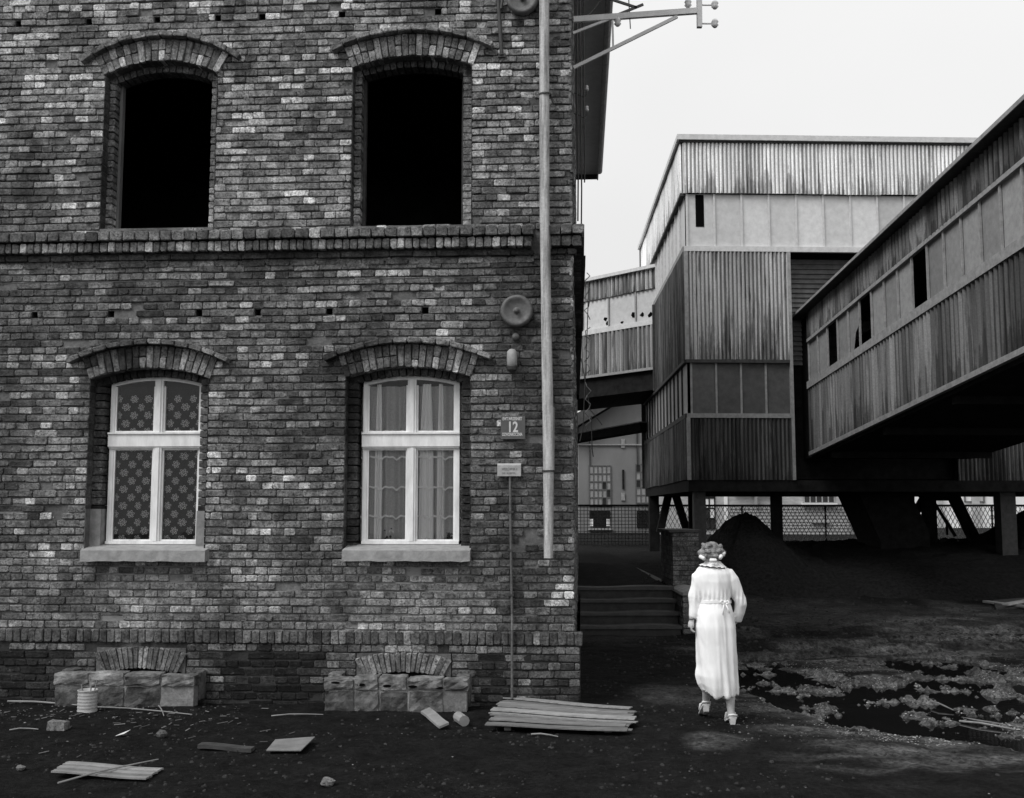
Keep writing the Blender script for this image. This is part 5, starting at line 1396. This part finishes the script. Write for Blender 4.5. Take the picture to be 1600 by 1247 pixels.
p = at(1420, 850, 29.0); heap(p.x + .6, 29.4, 7.6, 5.6, .86, 'long low black coal bank under the conveyor gallery around the leaning chute', 70, 4.0)
p = at(1632, 800, 27.6); heap(p.x, 27.6, 2.9, 3.2, 2.1, 'black coal heap rising behind the right-hand column', 80)
p = at(1448, 800, 29.0); heap(p.x, 29.6, 1.7, 2.0, .95, 'small black coal mound between the chute and the right-hand column', 90)

# ------------------------------------------------------------------ things lying in the yard
def G(u, v, dz=0.0):
    z = 0.0
    for _ in range(4):
        p = on_ground(u, v, z); z = gz(p.x, p.y)
    return Vector((p.x, p.y, z + dz))
M_BOARD = m_plain('dry_board', .16, .28, 6, 6, .85, .004, tone=True); M_PLY = m_plain('weathered_plywood', .13, .30, 5, 7, .8, .006, (1.2, 7, 1), tone=True)
M_TIN = m_plain('tin_can_metal', .28, .44, 14, 5, .45, .002, spec=.5); M_PAPER = m_plain('scrap_paper', .5, .7, 10, 4, .8, .002)
# tin can with sticks
c = G(136, 1113); e = empty('tin_can', c, 'ribbed tin can with splinters sticking out of it, standing before the left light well', 'tin can')
m = MB(); prof = [(0, .004), (.088, .004), (.092, .012)]
for i in range(22): z = .012 + .19 * i / 21; prof.append((.090 + .0028 * math.sin(i * 1.9), z))
prof += [(.094, .205), (.094, .212), (.088, .212), (.086, .06), (0, .05)]
m.lathe(prof, c, n=30); m.build('can_body', M_TIN, e, smooth=True)
m = MB(); m.lathe([(.0, .150), (.084, .150)], c, n=16); m.build('can_rubbish', MAT['dark_wood'], e)
for k, (a, b, l) in enumerate(((.05, .02, .30), (-.04, .0, .26), (.01, .04, .25))):
    m = MB(); m.bar(c + Vector((a * .5, b, .06)), c + Vector((a * 1.6, b, l)), .018, .008); m.build('splinter', M_BOARD, e)
def plank(pa, pb, w_, t_, lab=None, name='board', cat='board', mt=None, parent=None, tone=1.0, lift=0.01, tip=0.0, group=None):
    pa, pb = Vector(pa), Vector(pb); d = pb - pa; d.z = 0; L = d.length; u = d / L; s = Vector((-u.y, u.x, 0)); m = MB(); n = 7
    V = []; 
    for i in range(n + 1):
        f = i / n; c_ = pa.lerp(pb, f); ww = w_ * (1 + rnd.uniform(-.03, .03)); wr = .006 * math.sin(f * 5 + L)
        for (a, z) in ((-ww / 2, 0), (ww / 2, tip), (ww / 2, tip + t_), (-ww / 2, t_)): V.append(c_ + s * a + Vector((0, 0, lift + z + wr)))
    F_ = [(3, 2, 1, 0), (4 * n, 4 * n + 1, 4 * n + 2, 4 * n + 3)]
    for i in range(n):
        for k in range(4): F_.append((4 * i + k, 4 * i + (k + 1) % 4, 4 * i + 4 + (k + 1) % 4, 4 * i + 4 + k))
    m.add(V, F_, tone); o_ = m.build(name, mt or M_BOARD, parent)
    return tag(o_, lab, cat, group) if lab else o_
# the big bundle of thin boards by the corner
q = [G(790, 1098), G(990, 1113), G(983, 1150), G(760, 1144)]
zt = max(p.z for p in q)
e = empty('board_bundle', (q[0] + q[2]) / 2, 'wide bundle of split weathered boards lying flat by the corner of the brick house', 'boards')
nb_ = 14
for k in range(nb_):
    f = (k + .5) / nb_; a = q[0].lerp(q[3], f); b = q[1].lerp(q[2], f); a.z = b.z = zt + .02 + .006 * (k % 2) + .02 * (1 - f)
    b.z -= .0; ex = rnd.uniform(-.05, .06); w_ = abs(q[0].y - q[3].y) / nb_ * rnd.uniform(.9, 1.05)
    b = b + (b - a).normalized() * ex; a = a + (b - a).normalized() * rnd.uniform(-.05, .03); b.y += rnd.uniform(-.025, .025); a.y += rnd.uniform(-.012, .012)
    plank(a, b, w_, .009, mt=M_PLY, parent=e, tone=rnd.uniform(.6, 1.25), tip=rnd.uniform(-.012, .012))
for k in range(2):
    a = q[k].lerp(q[3 - k], .05); b = q[k].lerp(q[3 - k], .95); a.z = b.z = zt - .0
    d_ = (q[1 - k] - q[k]).normalized() * .2; plank(a + d_, b + d_, .06, .03, mt=MAT['dark_wood'], parent=e, name='batten', lift=0)
# log end behind it
c = G(838, 1098); m = MB(); m.tube([c + Vector((-.0, .12, .0)), c + Vector((-.04, .2, .20))], [.062, .055], 12); tag(m.build('wood_block', M_BOARD, None, smooth=False), 'short round log end leaning behind the board bundle at the wall', 'log')
plank(G(664, 1118), G(694, 1141), .085, .02, 'short pale plank lying askew on the ground below the pierced light well', 'plank', 'plank', lift=.02, tip=.03)
c = G(722, 1136); m = MB(); m.tube([c + Vector((-.045, .18, .055)), c + Vector((.02, .0, .05))], [.05, .05], 10); tag(m.build('wood_block', M_BOARD, None), 'short pale wooden block lying right of the small plank', 'wood block')
# reed-like slatted board at the lower left, with a stick over it
q = [G(107, 1196), G(255, 1205), G(228, 1223), G(80, 1218)]; zt = max(p.z for p in q) + .01
e = empty('slatted_board', (q[0] + q[2]) / 2, 'flat pale grooved board lying in the lower left foreground under a long stick', 'board')
for k in range(6):
    f = (k + .5) / 6; a, b = q[0].lerp(q[3], f), q[1].lerp(q[2], f); a.z = b.z = zt
    plank(a, b, abs(q[0].y - q[3].y) / 6 * .86, .012, parent=e, tone=rnd.uniform(.7, 1.2), name='slat', tip=rnd.uniform(-.008, .008))
def stick(pts, r, lab, mt=None, h=.015):
    P = [G(u, v, h) for u, v in pts]; r *= .62
    if len(P) == 2:
        P = [P[0], P[0].lerp(P[1], .35) + Vector((0, 0, .012)), P[0].lerp(P[1], .7) + Vector((.0, .01, .006)), P[1]]
    m = MB(); m.tube(P, [r, r * .95, r * .85, r * .6][:len(P)] if len(P) == 4 else r, 6); tag(m.build('stick', mt or M_BOARD, None), lab, 'stick')
stick([(90, 1235), (247, 1197)], .011, 'long thin stick lying across the grooved board in the lower left', h=.05)
q = [G(430, 1163), G(492, 1162), G(470, 1180), G(416, 1178)]; m = MB(); zt = max(p.z for p in q) + .02; V = []
for dz in (0, .008): V += [Vector((p.x, p.y, zt + dz + (.03 if i == 1 else 0))) for i, p in enumerate(q)]
m.hexa([V[3], V[2], V[1], V[0], V[7], V[6], V[5], V[4]], .8); tag(m.build('board_scrap', M_BOARD, None), 'small flat pale board scrap in the middle of the foreground', 'board')
plank(G(312, 1170), G(395, 1176), .10, .03, 'thin dark plank lying left of the pale board scrap', 'plank', 'plank', mt=MAT['dark_wood'])
stick([(424, 1121), (505, 1119)], .010, 'thin pale twig lying below the dark plinth between the two light wells')
stick([(12, 1098), (130, 1105)], .016, 'long thin batten lying on the ground left of the tin can')
stick([(150, 1107), (300, 1119)], .012, 'long thin stick lying right of the tin can')
stick([(248, 1105), (256, 1121)], .010, 'short upright-looking splinter on the rubble right of the tin can')
stick([(15, 1143), (60, 1142)], .010, 'lower pale splinter at the left edge of the yard')
stick([(830, 1150), (872, 1154)], .012, 'thin splinter lying in front of the board bundle')
stick([(1440, 1113), (1600, 1135)], .018, 'long thin branch lying across the puddle at the right', MAT['old_wood'], .02)
stick([(1500, 1145), (1590, 1145)], .016, 'straight pale stick at the near edge of the puddle', None, .05)
stick([(1455, 1108), (1490, 1118)], .014, 'short stick in the mud in the middle of the puddle', MAT['old_wood'], .05)
# bricks, stones, rubble
def lump(c, s, tone, mt, name, lab=None, cat=None, parent=None, sq=(1, 1, .7)):
    m = MB(); V = []; F_ = []; n = 8; k = 5
    for j in range(k + 1):
        ph = math.pi * j / k
        for i in range(n):
            t_ = 2 * math.pi * i / n; d = Vector((math.sin(ph) * math.cos(t_), math.sin(ph) * math.sin(t_), math.cos(ph)))
            r = s * (1 + .35 * (mnoise.noise(d * 1.7 + c * 3)))
            V.append(c + Vector((d.x * r * sq[0], d.y * r * sq[1], d.z * r * sq[2] + s * sq[2] * .7)))
    for j in range(k):
        for i in range(n): F_.append((j * n + i, (j + 1) * n + i, (j + 1) * n + (i + 1) % n, j * n + (i + 1) % n))
    m.add(V, F_, tone); o_ = m.build(name, mt, parent); return tag(o_, lab, cat) if lab else o_
c = G(92, 1140); e = MB(); e.hexa([c + Vector(p) for p in ((-.09, -.05, 0), (.07, -.06, 0), (.08, .06, 0), (-.08, .06, 0), (-.085, -.045, .075), (.06, -.05, .07), (.075, .05, .065), (-.08, .05, .08))], .22); tag(e.build('half_brick', MAT['brick'], None), 'broken half brick lying below the tin can at the left', 'brick')
e = MB(); c = G(190, 1151); e.add([c + Vector(p) for p in ((-.05, -.03, .01), (.03, -.03, .03), (.06, .05, .05), (-.02, .04, .02))], [(0, 1, 2, 3)]); tag(e.build('paper_scrap', M_PAPER, None), 'crumpled pale scrap of paper on the dark ground below the left window', 'paper')
lump(G(32, 1204 + 0), .035, .6, M_BOARD, 'stone', 'small stone at the left edge beside the grooved board', 'stone')
lump(G(512, 1228), .05, .25, MAT['brick'], 'stone', 'dark fist-sized stone at the bottom edge left of centre', 'stone')
lump(G(252, 1152), .05, .14, MAT['brick'], 'clod', 'dark clod of earth right of the paper scrap', 'clod')
for (u, v, s, lab) in ((42, 1084, .075, 'white plaster lump in front of the left end of the plinth'), (62, 1082, .055, 'smaller white plaster lump beside the left light well'), (20, 1092, .045, 'small white plaster lump at the left edge of the wall foot')):
    lump(G(u, v), s, 1, M_PAPER, 'plaster_lump', lab, 'plaster lump', sq=(1.6, .7, .5))
# loose chips, coal crumbs and splinters nobody could count
def scatter(name, n, fn, mt, smin, smax, seed, flat=.6):
    r = random.Random(seed); pts = [fn(r) for _ in range(n)]; X_ = np.array([p[0] for p in pts]); Y_ = np.array([p[1] for p in pts]); Z_, mud_, wet_ = ground_fields(X_, Y_)
    m = MB()
    for i in range(n):
        s = smin + (smax - smin) * r.random() ** 3; c = Vector((X_[i], Y_[i], Z_[i])); a = r.uniform(0, 6.28); k = 5
        if Z_[i] < WATER - .01: continue
        V = [c + Vector((math.cos(a + 6.283 * j / k) * s * r.uniform(.6, 1.3), math.sin(a + 6.283 * j / k) * s * r.uniform(.6, 1.3), -.003)) for j in range(k)]
        V += [c + (v - c) * .6 + Vector((0, 0, s * flat * r.uniform(.6, 1.2))) for v in V[:]]
        m.add(V, [(j, (j + 1) % k, k + (j + 1) % k, k + j) for j in range(k)] + [tuple(range(k, 2 * k))], r.uniform(.4, 1.2))
    m.build(name, mt, None, kind='stuff')
M_CR = m_plain('coal_crumbs', .015, .04, 12, 3, .8, 0, tone=True); M_CH = m_plain('pale_chips', .08, .28, 12, 3, .8, 0, tone=True); M_CL = m_plain('clay_clods', .05, .13, 12, 3, .6, 0, tone=True, spec=.5)
def crumb(r):
    while True:
        x, y = r.uniform(-6, 7), r.uniform(7.2, 18)
        if mnoise.noise(Vector((x * .8, y * 1.2, 2))) + r.uniform(-.3, .3) > 0: return x, y
scatter('coal_crumbs', 12000, crumb, M_CR, .004, .024, 1)
scatter('gravel', 420, lambda r: (r.gauss(-4.2, 1.0), 10.75 + r.gauss(0, .3)), M_CH, .004, .018, 2, .4)
scatter('gravel', 260, lambda r: (r.uniform(-6, 6), r.uniform(7.5, 13)), M_CH, .004, .014, 3, .4)
def mudpt(r):
    p = on_ground(r.uniform(1130, 1620), r.uniform(1030, 1160)); return p.x, p.y
scatter('mud_clods', 1600, mudpt, M_CL, .003, .014, 4, .8)
def shore(r):
    while True:
        p = on_ground(r.uniform(1130, 1620), r.uniform(1035, 1160)); z = SHZ(p.x, p.y)
        if z > WATER - .005 and z < WATER + .05: return p.x, p.y
_N = 260; _sx = np.linspace(1.5, 7.5, _N); _sy = np.linspace(8.5, 15, _N); _SG = ground_fields(*np.meshgrid(_sx, _sy))[0]
SHZ = lambda x, y: _SG[min(_N - 1, max(0, int((y - 8.5) / 6.5 * (_N - 1)))), min(_N - 1, max(0, int((x - 1.5) / 6 * (_N - 1))))]
scatter('mud_glints', 3600, shore, m_plain('glint_toned_clay', .16, .5, 14, 3, .35, 0, tone=True, spec=.5), .003, .013, 11, .35)  # pale shoreline specks, wet glints painted into their clay colour
def fld(r):
    p = on_ground(r.uniform(1000, 1620), r.uniform(925, 1040)); return p.x, p.y
scatter('mud_clods', 3000, fld, M_CR, .008, .045, 6, .7)
# splinters: tiny slivers of wood on the ground near the wall
r = random.Random(8); m = MB()
for i in range(70):
    u, v = r.gauss(190, 120), 1100 + abs(r.gauss(0, 32))
    p = on_ground(u, v); z = gz(p.x, p.y) + .008; a = r.uniform(-1.6, 1.6); L = r.uniform(.02, .10)
    m.bar((p.x, p.y, z), (p.x + L * math.cos(a), p.y + L * math.sin(a), z + .006), r.uniform(.004, .012), .004, tone=r.uniform(.3, 1))
m.build('wood_splinters', M_BOARD, None, kind='stuff')
# concrete slab edge and board at the far right
a, b = at(1545, 930, 20), at(1700, 938, 19)
pa, pb = G(1545, 925), G(1660, 932)
m = MB(); h_ = .16; m.hexa([(pa.x, pa.y - .3, pa.z - .2), (pb.x + 2, pb.y - .9, pa.z - .2), (pb.x + 2, pb.y + 1.2, pa.z - .2), (pa.x + .6, pa.y + 1.2, pa.z - .2), (pa.x, pa.y - .3, pa.z + .03), (pb.x + 2, pb.y - .9, pa.z + h_), (pb.x + 2, pb.y + 1.2, pa.z + h_), (pa.x + .6, pa.y + 1.2, pa.z + .06)])
tag(m.build('concrete_slab', MAT['column'], None), 'low dark concrete slab with a worn edge at the right side of the yard', 'slab')
plank(G(1540, 944, .02), G(1640, 958, .04), .13, .04, 'pale plank lying along the slab at the right side of the yard', 'plank', 'plank', tone=1.9)
plank(G(1570, 921, .05), G(1650, 927, .16), .12, .04, 'thin pale plank on top of the slab at the right edge', 'plank', 'plank', tone=1.9)

# ------------------------------------------------------------------ the woman, seen from behind, walking away
PX, PY = at(1119.6, 1000, 10.15).x, 10.15
GZ = gz(PX, PY)
M_SKIN = m_plain('skin', .42, .55, 20, 3, .55, .0005); M_HAIR = m_plain('light_hair', .06, .34, 22, 4, .55, .004, (1, 1, .5)); M_COAT = m_plain('white_smock_cotton', .86, .92, 8, 4, .85, .001)
M_SHOE = m_plain('pale_sandal', .55, .7, 20, 3, .5, .001); M_ROLL = m_plain('hair_roller', .75, .85, 30, 3, .5, 0); M_PIPING = m_plain('dark_collar_piping', .03, .06, 30, 3, .8, 0)
woman = empty('person', (PX, PY, GZ), 'woman in long belted white smock and hair rollers walking away across the yard', 'person')
def remesh(m, name, mt, vox, parent, smooth_it=6, disp=None):
    o_ = m.build(name + '_raw', mt, None); md = o_.modifiers.new('r', 'REMESH'); md.mode = 'VOXEL'; md.voxel_size = vox; md.use_smooth_shade = True
    ms = o_.modifiers.new('s', 'SMOOTH'); ms.iterations = smooth_it; ms.factor = .5
    bpy.context.view_layer.update()
    dg = bpy.context.evaluated_depsgraph_get(); me_ = bpy.data.meshes.new_from_object(o_.evaluated_get(dg)); org = o_.location.copy()
    bpy.data.objects.remove(o_); me_.name = name
    if disp:
        me_.update(); co_ = np.empty(len(me_.vertices) * 3); me_.vertices.foreach_get('co', co_); no_ = np.empty(len(me_.vertices) * 3); me_.vertices.foreach_get('normal', no_)
        co_ = co_.reshape(-1, 3); no_ = no_.reshape(-1, 3); Wc = co_ + np.array(org); co_ += no_ * disp(Wc)[:, None]; me_.vertices.foreach_set('co', co_.ravel())
    me_.polygons.foreach_set('use_smooth', [True] * len(me_.polygons)); me_.materials.clear(); me_.materials.append(mt)
    me_.update(); return link_mesh(me_, name, parent, org)
def B(x, y, z): return Vector((PX + x, PY + y, GZ + z))
def loft(m, rings, n=28):          # rings = (cx, cy, z, rx, ry)
    V = []
    for (cx, cy, z, rx, ry) in rings:
        for k in range(n):
            t_ = 2 * math.pi * k / n; V.append(B(cx + rx * math.cos(t_), cy + ry * math.sin(t_), z))
    F_ = [(i * n + k, i * n + (k + 1) % n, (i + 1) * n + (k + 1) % n, (i + 1) * n + k) for i in range(len(rings) - 1) for k in range(n)]
    F_ += [tuple(range(n - 1, -1, -1)), tuple((len(rings) - 1) * n + k for k in range(n))]; m.add(V, F_)
# body: torso, head, arms, legs in one surface
m = MB()
loft(m, [(.0, 0, .80, .13, .10), (.0, 0, .92, .155, .115), (.0, 0, 1.08, .12, .09), (-.01, 0, 1.25, .145, .10), (-.015, 0, 1.36, .15, .09), (-.025, -.005, 1.41, .09, .065), (-.032, -.0, 1.43, .052, .052), (-.034, .01, 1.47, .052, .055)])
loft(m, [(-.034, .015, 1.41, .03, .04), (-.034, .018, 1.44, .060, .075), (-.034, .018, 1.485, .074, .090), (-.034, .016, 1.525, .077, .094), (-.034, .012, 1.565, .068, .084), (-.034, .008, 1.60, .035, .045)])
m.lathe([(.0, .03), (.012, .02), (.016, 0), (.0, -.006)], B(-.034, .107, 1.49), (0, 1, -.2), 8)         # nose, away from us
for sx_ in (-1, 1): m.lathe([(0, .012), (.012, .008), (.022, 0), (.0, -.01)], B(-.034 + sx_ * .076, .012, 1.495), (sx_, -.1, 0), 10)
m.tube([B(-.11, 0, 1.345), B(-.175, .0, 1.18), B(-.195, .01, 1.10), B(-.218, -.01, .97), B(-.228, -.01, .915)], [.04, .036, .034, .028, .024], 12)
m.tube([B(.095, 0, 1.335), B(.185, .02, 1.18), B(.212, .03, 1.10), B(.208, .08, .99), B(.202, .12, .93)], [.04, .036, .034, .028, .024], 12)
# legs: left (viewer's left) is behind in mid-step with lifted heel further away, right planted nearer
m.tube([B(-.07, .02, .86), B(-.075, .06, .48), B(-.082, .05, .30), B(-.082, .13, .18), B(-.084, .15, .15)], [.085, .055, .052, .034, .034], 12)
m.tube([B(.08, .0, .86), B(.095, -.02, .48), B(.105, -.04, .30), B(.108, -.05, .12), B(.110, -.05, .06)], [.085, .055, .054, .034, .034], 12)
m.tube([B(-.084, .14, .165), B(-.08, .20, .115), B(-.076, .29, .035)], [.034, .036, .026], 10)
m.tube([B(.110, -.06, .065), B(.113, .0, .05), B(.116, .09, .028)], [.034, .034, .026], 10)
# hands with fingers
def hand(w_, d, side, curl=1.0):
    """wrist w_, direction d of the hand; side = +1 thumb to +x"""
    d = Vector(d).normalized(); s = Vector((0, 1, 0)); s = (s - d * s.dot(d)).normalized(); nrm = d.cross(s)
    m.tube([w_, w_ + d * .03, w_ + d * .065], [.022, .030, .028], 10)
    for k, (o_, L) in enumerate(((-.026, .060), (-.009, .068), (.009, .062), (.025, .050))):
        b_ = w_ + d * .06 + s * o_; f1 = b_ + d * L * .5 + nrm * side * .008; f2 = f1 + (d * .4 + nrm * side * curl).normalized() * L * .35; f3 = f2 + (nrm * side - d * .5 * curl).normalized() * L * .25
        m.tube([b_ - d * .02, b_, f1, f2, f3], [.0095, .0095, .0088, .008, .006], 7)
    t0 = w_ + d * .02 + s * .022; m.tube([t0, t0 + (s * .8 + d * .8).normalized() * .028, t0 + (s * .3 + d).normalized() * .055 + nrm * side * .01], [.012, .0105, .008], 7)
hand(B(-.228, -.01, .915), (-.12, 0, -1), 1, 1.0)
hand(B(.205, .13, .93), (-.1, .5, -.85), -1, .8)
body = remesh(m, 'body', M_SKIN, .0065, woman, 3)
# smock
m = MB()
loft(m, [(.028, .0, .262, .166, .130), (.010, .0, .33, .188, .142), (-.004, .0, .42, .195, .147), (.0, .0, .52, .185, .145), (-.0, .0, .70, .188, .145), (-.005, .0, .86, .190, .148), (-.005, .0, .98, .170, .135), (-.005, .0, 1.08, .137, .112), (-.005, .0, 1.10, .135, .110), (-.01, .0, 1.16, .148, .118), (-.015, .0, 1.27, .165, .122), (-.018, .0, 1.34, .168, .112), (-.022, .0, 1.385, .150, .095), (-.028, .0, 1.42, .085, .07), (-.03, 0, 1.435, .06, .06)], 40)
m.tube([B(-.11, 0, 1.365), B(-.155, 0, 1.31), B(-.188, 0, 1.16), B(-.200, .0, 1.06), B(-.208, -.005, .98), B(-.222, -.01, .935)], [.055, .062, .054, .048, .044, .031], 16)
m.tube([B(.10, 0, 1.35), B(.145, 0, 1.28), B(.205, .01, 1.15), B(.232, .02, 1.06), B(.226, .05, .98), B(.212, .09, .900)], [.058, .066, .058, .056, .052, .040], 16)
def folds(Wc):
    x, y, z = Wc[:, 0] - PX, Wc[:, 1] - PY, Wc[:, 2] - GZ; ang = np.arctan2(y, x)
    sk = np.clip((1.08 - z) / .25, 0, 1) * (np.abs(x) < .20)
    f = sk * ((fbm(ang * 1.0 + 4 + z * .35, z * .35 + 7, 1.9, 3, 15) - .5) * .06) * (1 + .8 * np.clip((.7 - z) / .5, 0, 1))
    bl = np.exp(-((z - 1.12) / .06) ** 2); f += bl * .006 * np.sin(x * 160 + 2)
    up = (z > 1.12); f += up * (fbm(x + 3, z * .3 + 4, 16, 2, 17) - .5) * .012
    f += np.clip(z - .9, 0, .2) * 5 * (np.abs(x) > .14) * (fbm(z * 1.0 + x * .6 + 3, x * .4 + 2, 9, 2, 12) - .5) * .014
    f += (fbm(x + 5 + z * .25, z * .22 + 5, 22, 3, 3) - .5) * .014
    return f
def cut_hem(o_):       # hem kicked up on the left, open underneath
    me_ = o_.data; co_ = np.empty(len(me_.vertices) * 3); me_.vertices.foreach_get('co', co_); co_ = co_.reshape(-1, 3); org = np.array(worigin(o_))
    x = co_[:, 0] + org[0] - PX; z = co_[:, 2] + org[2] - GZ
    low = z < .40; hem = .240 + .05 * np.clip((-.03 - x) / .12, 0, 1) ** 1.6
    z2 = np.where(low, hem + (z - .262) * (.40 - hem) / (.40 - .262), z); co_[:, 2] = z2 - org[2] + GZ * 0 + 0
    co_[:, 2] = z2 + GZ - org[2]; me_.vertices.foreach_set('co', co_.ravel()); me_.update()
coat = remesh(m, 'smock', M_COAT, .010, woman, 4, folds); cut_hem(coat)
m = MB(); n = 40; V = []
for z, s_ in ((1.075, 1.05), (1.10, 1.055)):
    for k in range(n): t_ = 2 * math.pi * k / n; V.append(B(-.005 + .139 * s_ * math.cos(t_), .114 * s_ * math.sin(t_) * 1.0, z + .004 * math.sin(t_ * 3)))
m.add(V, [(k, (k + 1) % n, n + (k + 1) % n, n + k) for k in range(n)]); m.build('belt', M_COAT, woman, smooth=True)
by = -.128
m = MB(); m.lathe([(0, .014), (.016, .008), (.018, 0), (0, -.006)], B(.055, by, 1.087), (0, -1, 0), 10)
for (dx, dz, L) in ((-1, .15, .045), (1, .1, .045)):
    m.tube([B(.055, by, 1.087), B(.055 + dx * L * .6, by - .012, 1.087 + dz * .05 + .012), B(.055 + dx * L, by - .012, 1.087), B(.055 + dx * L * .5, by - .01, 1.075), B(.055, by, 1.085)], [.006, .008, .009, .008, .005], 6)
m.tube([B(.05, by - .002, 1.085), B(.04, by - .012, 1.03), B(.035, by - .018, .98)], [.008, .007, .007], 6); m.tube([B(.06, by, 1.085), B(.085, by - .008, 1.03), B(.095, by - .012, .99)], [.008, .007, .007], 6)
m.build('belt_bow', M_COAT, woman, smooth=True)
# collar with a ruffled dark edge
m = MB(); n = 64; V = []
for q_, (r, z) in enumerate(((.058, 1.455), (.075, 1.435), (.112, 1.402))):
    for k in range(n): t_ = 2 * math.pi * k / n; ru = (.006 * math.sin(t_ * 14)) * (q_ == 2); V.append(B(-.022 + (r * 1.12 + ru) * math.cos(t_), .0 + (r * .95 + ru) * math.sin(t_), z + ru * .7 - .012 * (q_ == 2) * math.cos(t_)))
m.add(V, [(q_ * n + k, q_ * n + (k + 1) % n, (q_ + 1) * n + (k + 1) % n, (q_ + 1) * n + k) for q_ in range(2) for k in range(n)]); co_ = m.build('collar', M_COAT, woman, smooth=True)
m = MB(); m.tube([Vector(V[2 * n + k]) + Vector((0, 0, -.001)) for k in range(n)] + [Vector(V[2 * n])], .0042, 5); m.build('piping', M_PIPING, co_)
m = MB(); m.tube([B(-.228 + .031 * math.cos(t_), -.01 + .031 * math.sin(t_), .932 + .002 * math.sin(t_)) for t_ in np.linspace(0, 6.2832, 20)], .004, 5); m.build('cuff_band', M_PIPING, coat)
_B = B
def B(x, y, z): return _B(x, y, z - .035)
# hair: rolled waves over the back of the head, rollers along the nape
m = MB(); hc = (-.034, .0, 1.565)
m.lathe([(0, .105), (.045, .095), (.078, .06), (.094, .01), (.088, -.035), (.055, -.065), (0, -.07)], B(-.034, -.005, 1.565), (0, 0, 1), 20)
rr = random.Random(4)
for k in range(26):
    t_ = rr.uniform(0, 6.28); zz_ = rr.uniform(-.055, .085); rad = .098 * math.sqrt(max(.1, 1 - (zz_ / .125) ** 2)); c = B(-.034 + rad * math.cos(t_) * 1.02, -.005 + rad * math.sin(t_) * .98, 1.565 + zz_)
    tx = Vector((-math.sin(t_), math.cos(t_), rr.uniform(-.5, .5))).normalized() * .022
    m.tube([c - tx * 1.2, c - tx * .5, c + tx * .5, c + tx * 1.2], [.012, .019, .019, .012], 8)
for sx_ in (-1, 1): m.tube([B(-.034 + sx_ * .07, -.03, 1.59), B(-.034 + sx_ * .105, -.03, 1.565), B(-.034 + sx_ * .095, -.035, 1.53)], [.03, .033, .024], 10)
def hf(Wc):
    x, y, z = Wc[:, 0] - PX, Wc[:, 1] - PY, Wc[:, 2] - GZ
    return .0015 * np.sin(z * 330 + x * 60 + 3 * np.sin(x * 50)) + (fbm(x * 1 + 9, z + 9, 45, 3, 5) - .5) * .006
hair = remesh(m, 'hair', M_HAIR, .005, woman, 2, hf)
for (a, b) in (((-.150, -.050, 1.535), (-.112, -.09, 1.512)), ((-.070, -.112, 1.500), (-.006, -.112, 1.498)), ((.022, -.098, 1.515), (.048, -.08, 1.545)), ((.058, -.06, 1.545), (.078, -.04, 1.572))):
    m = MB(); A, Bq = B(*a), B(*b); m.tube([A, A.lerp(Bq, .1), A.lerp(Bq, .9), Bq], [.013, .0185, .0185, .013], 12); m.build('hair_roller', M_ROLL, hair, smooth=True)
B = _B
# shoes: pale open-backed sandals with a block heel
for (x, y, lift, tilt) in ((-.084, .16, .05, .075), (.112, -.07, .02, 0)):
    m = MB(); ln = .235
    loft_pts = []
    for f in np.linspace(0, 1, 8):
        yy = y - .05 + f * ln; zz_ = (.05 * max(0, 1 - f * 1.8) + .006) + tilt * (1 - f); w_ = .034 + .012 * math.sin(f * 3.1)
        loft_pts += [B(x - w_, yy, zz_), B(x + w_, yy, zz_), B(x + w_, yy, zz_ + .014), B(x - w_, yy, zz_ + .014)]
    F_ = [(3, 2, 1, 0), (28, 29, 30, 31)] + [(4 * i + k, 4 * i + (k + 1) % 4, 4 * i + 4 + (k + 1) % 4, 4 * i + 4 + k) for i in range(7) for k in range(4)]
    m.add(loft_pts, F_)
    m.hexa([B(x - .02, y - .048, tilt), B(x + .02, y - .048, tilt), B(x + .02, y - .008, tilt * .8), B(x - .02, y - .008, tilt * .8), B(x - .028, y - .055, .055 + tilt), B(x + .028, y - .055, .055 + tilt), B(x + .028, y + .0, .05 + tilt * .8), B(x - .028, y + .0, .05 + tilt * .8)])
    sh = m.build('shoe', M_SHOE, woman)
    m = MB(); q_ = tilt * .5; m.tube([B(x - .044, y + .07, .03 + q_), B(x - .036, y + .06, .085 + q_), B(x, y + .055, .10 + q_), B(x + .036, y + .06, .085 + q_), B(x + .044, y + .07, .03 + q_)], .012, 8)
    q_ = tilt; m.tube([B(x - .036, y - .02, .055 + q_), B(x - .034, y - .045, .085 + q_), B(x, y - .062, .092 + q_), B(x + .034, y - .045, .085 + q_), B(x + .036, y - .02, .055 + q_)], .009, 8); m.build('strap', M_SHOE, sh, smooth=True)
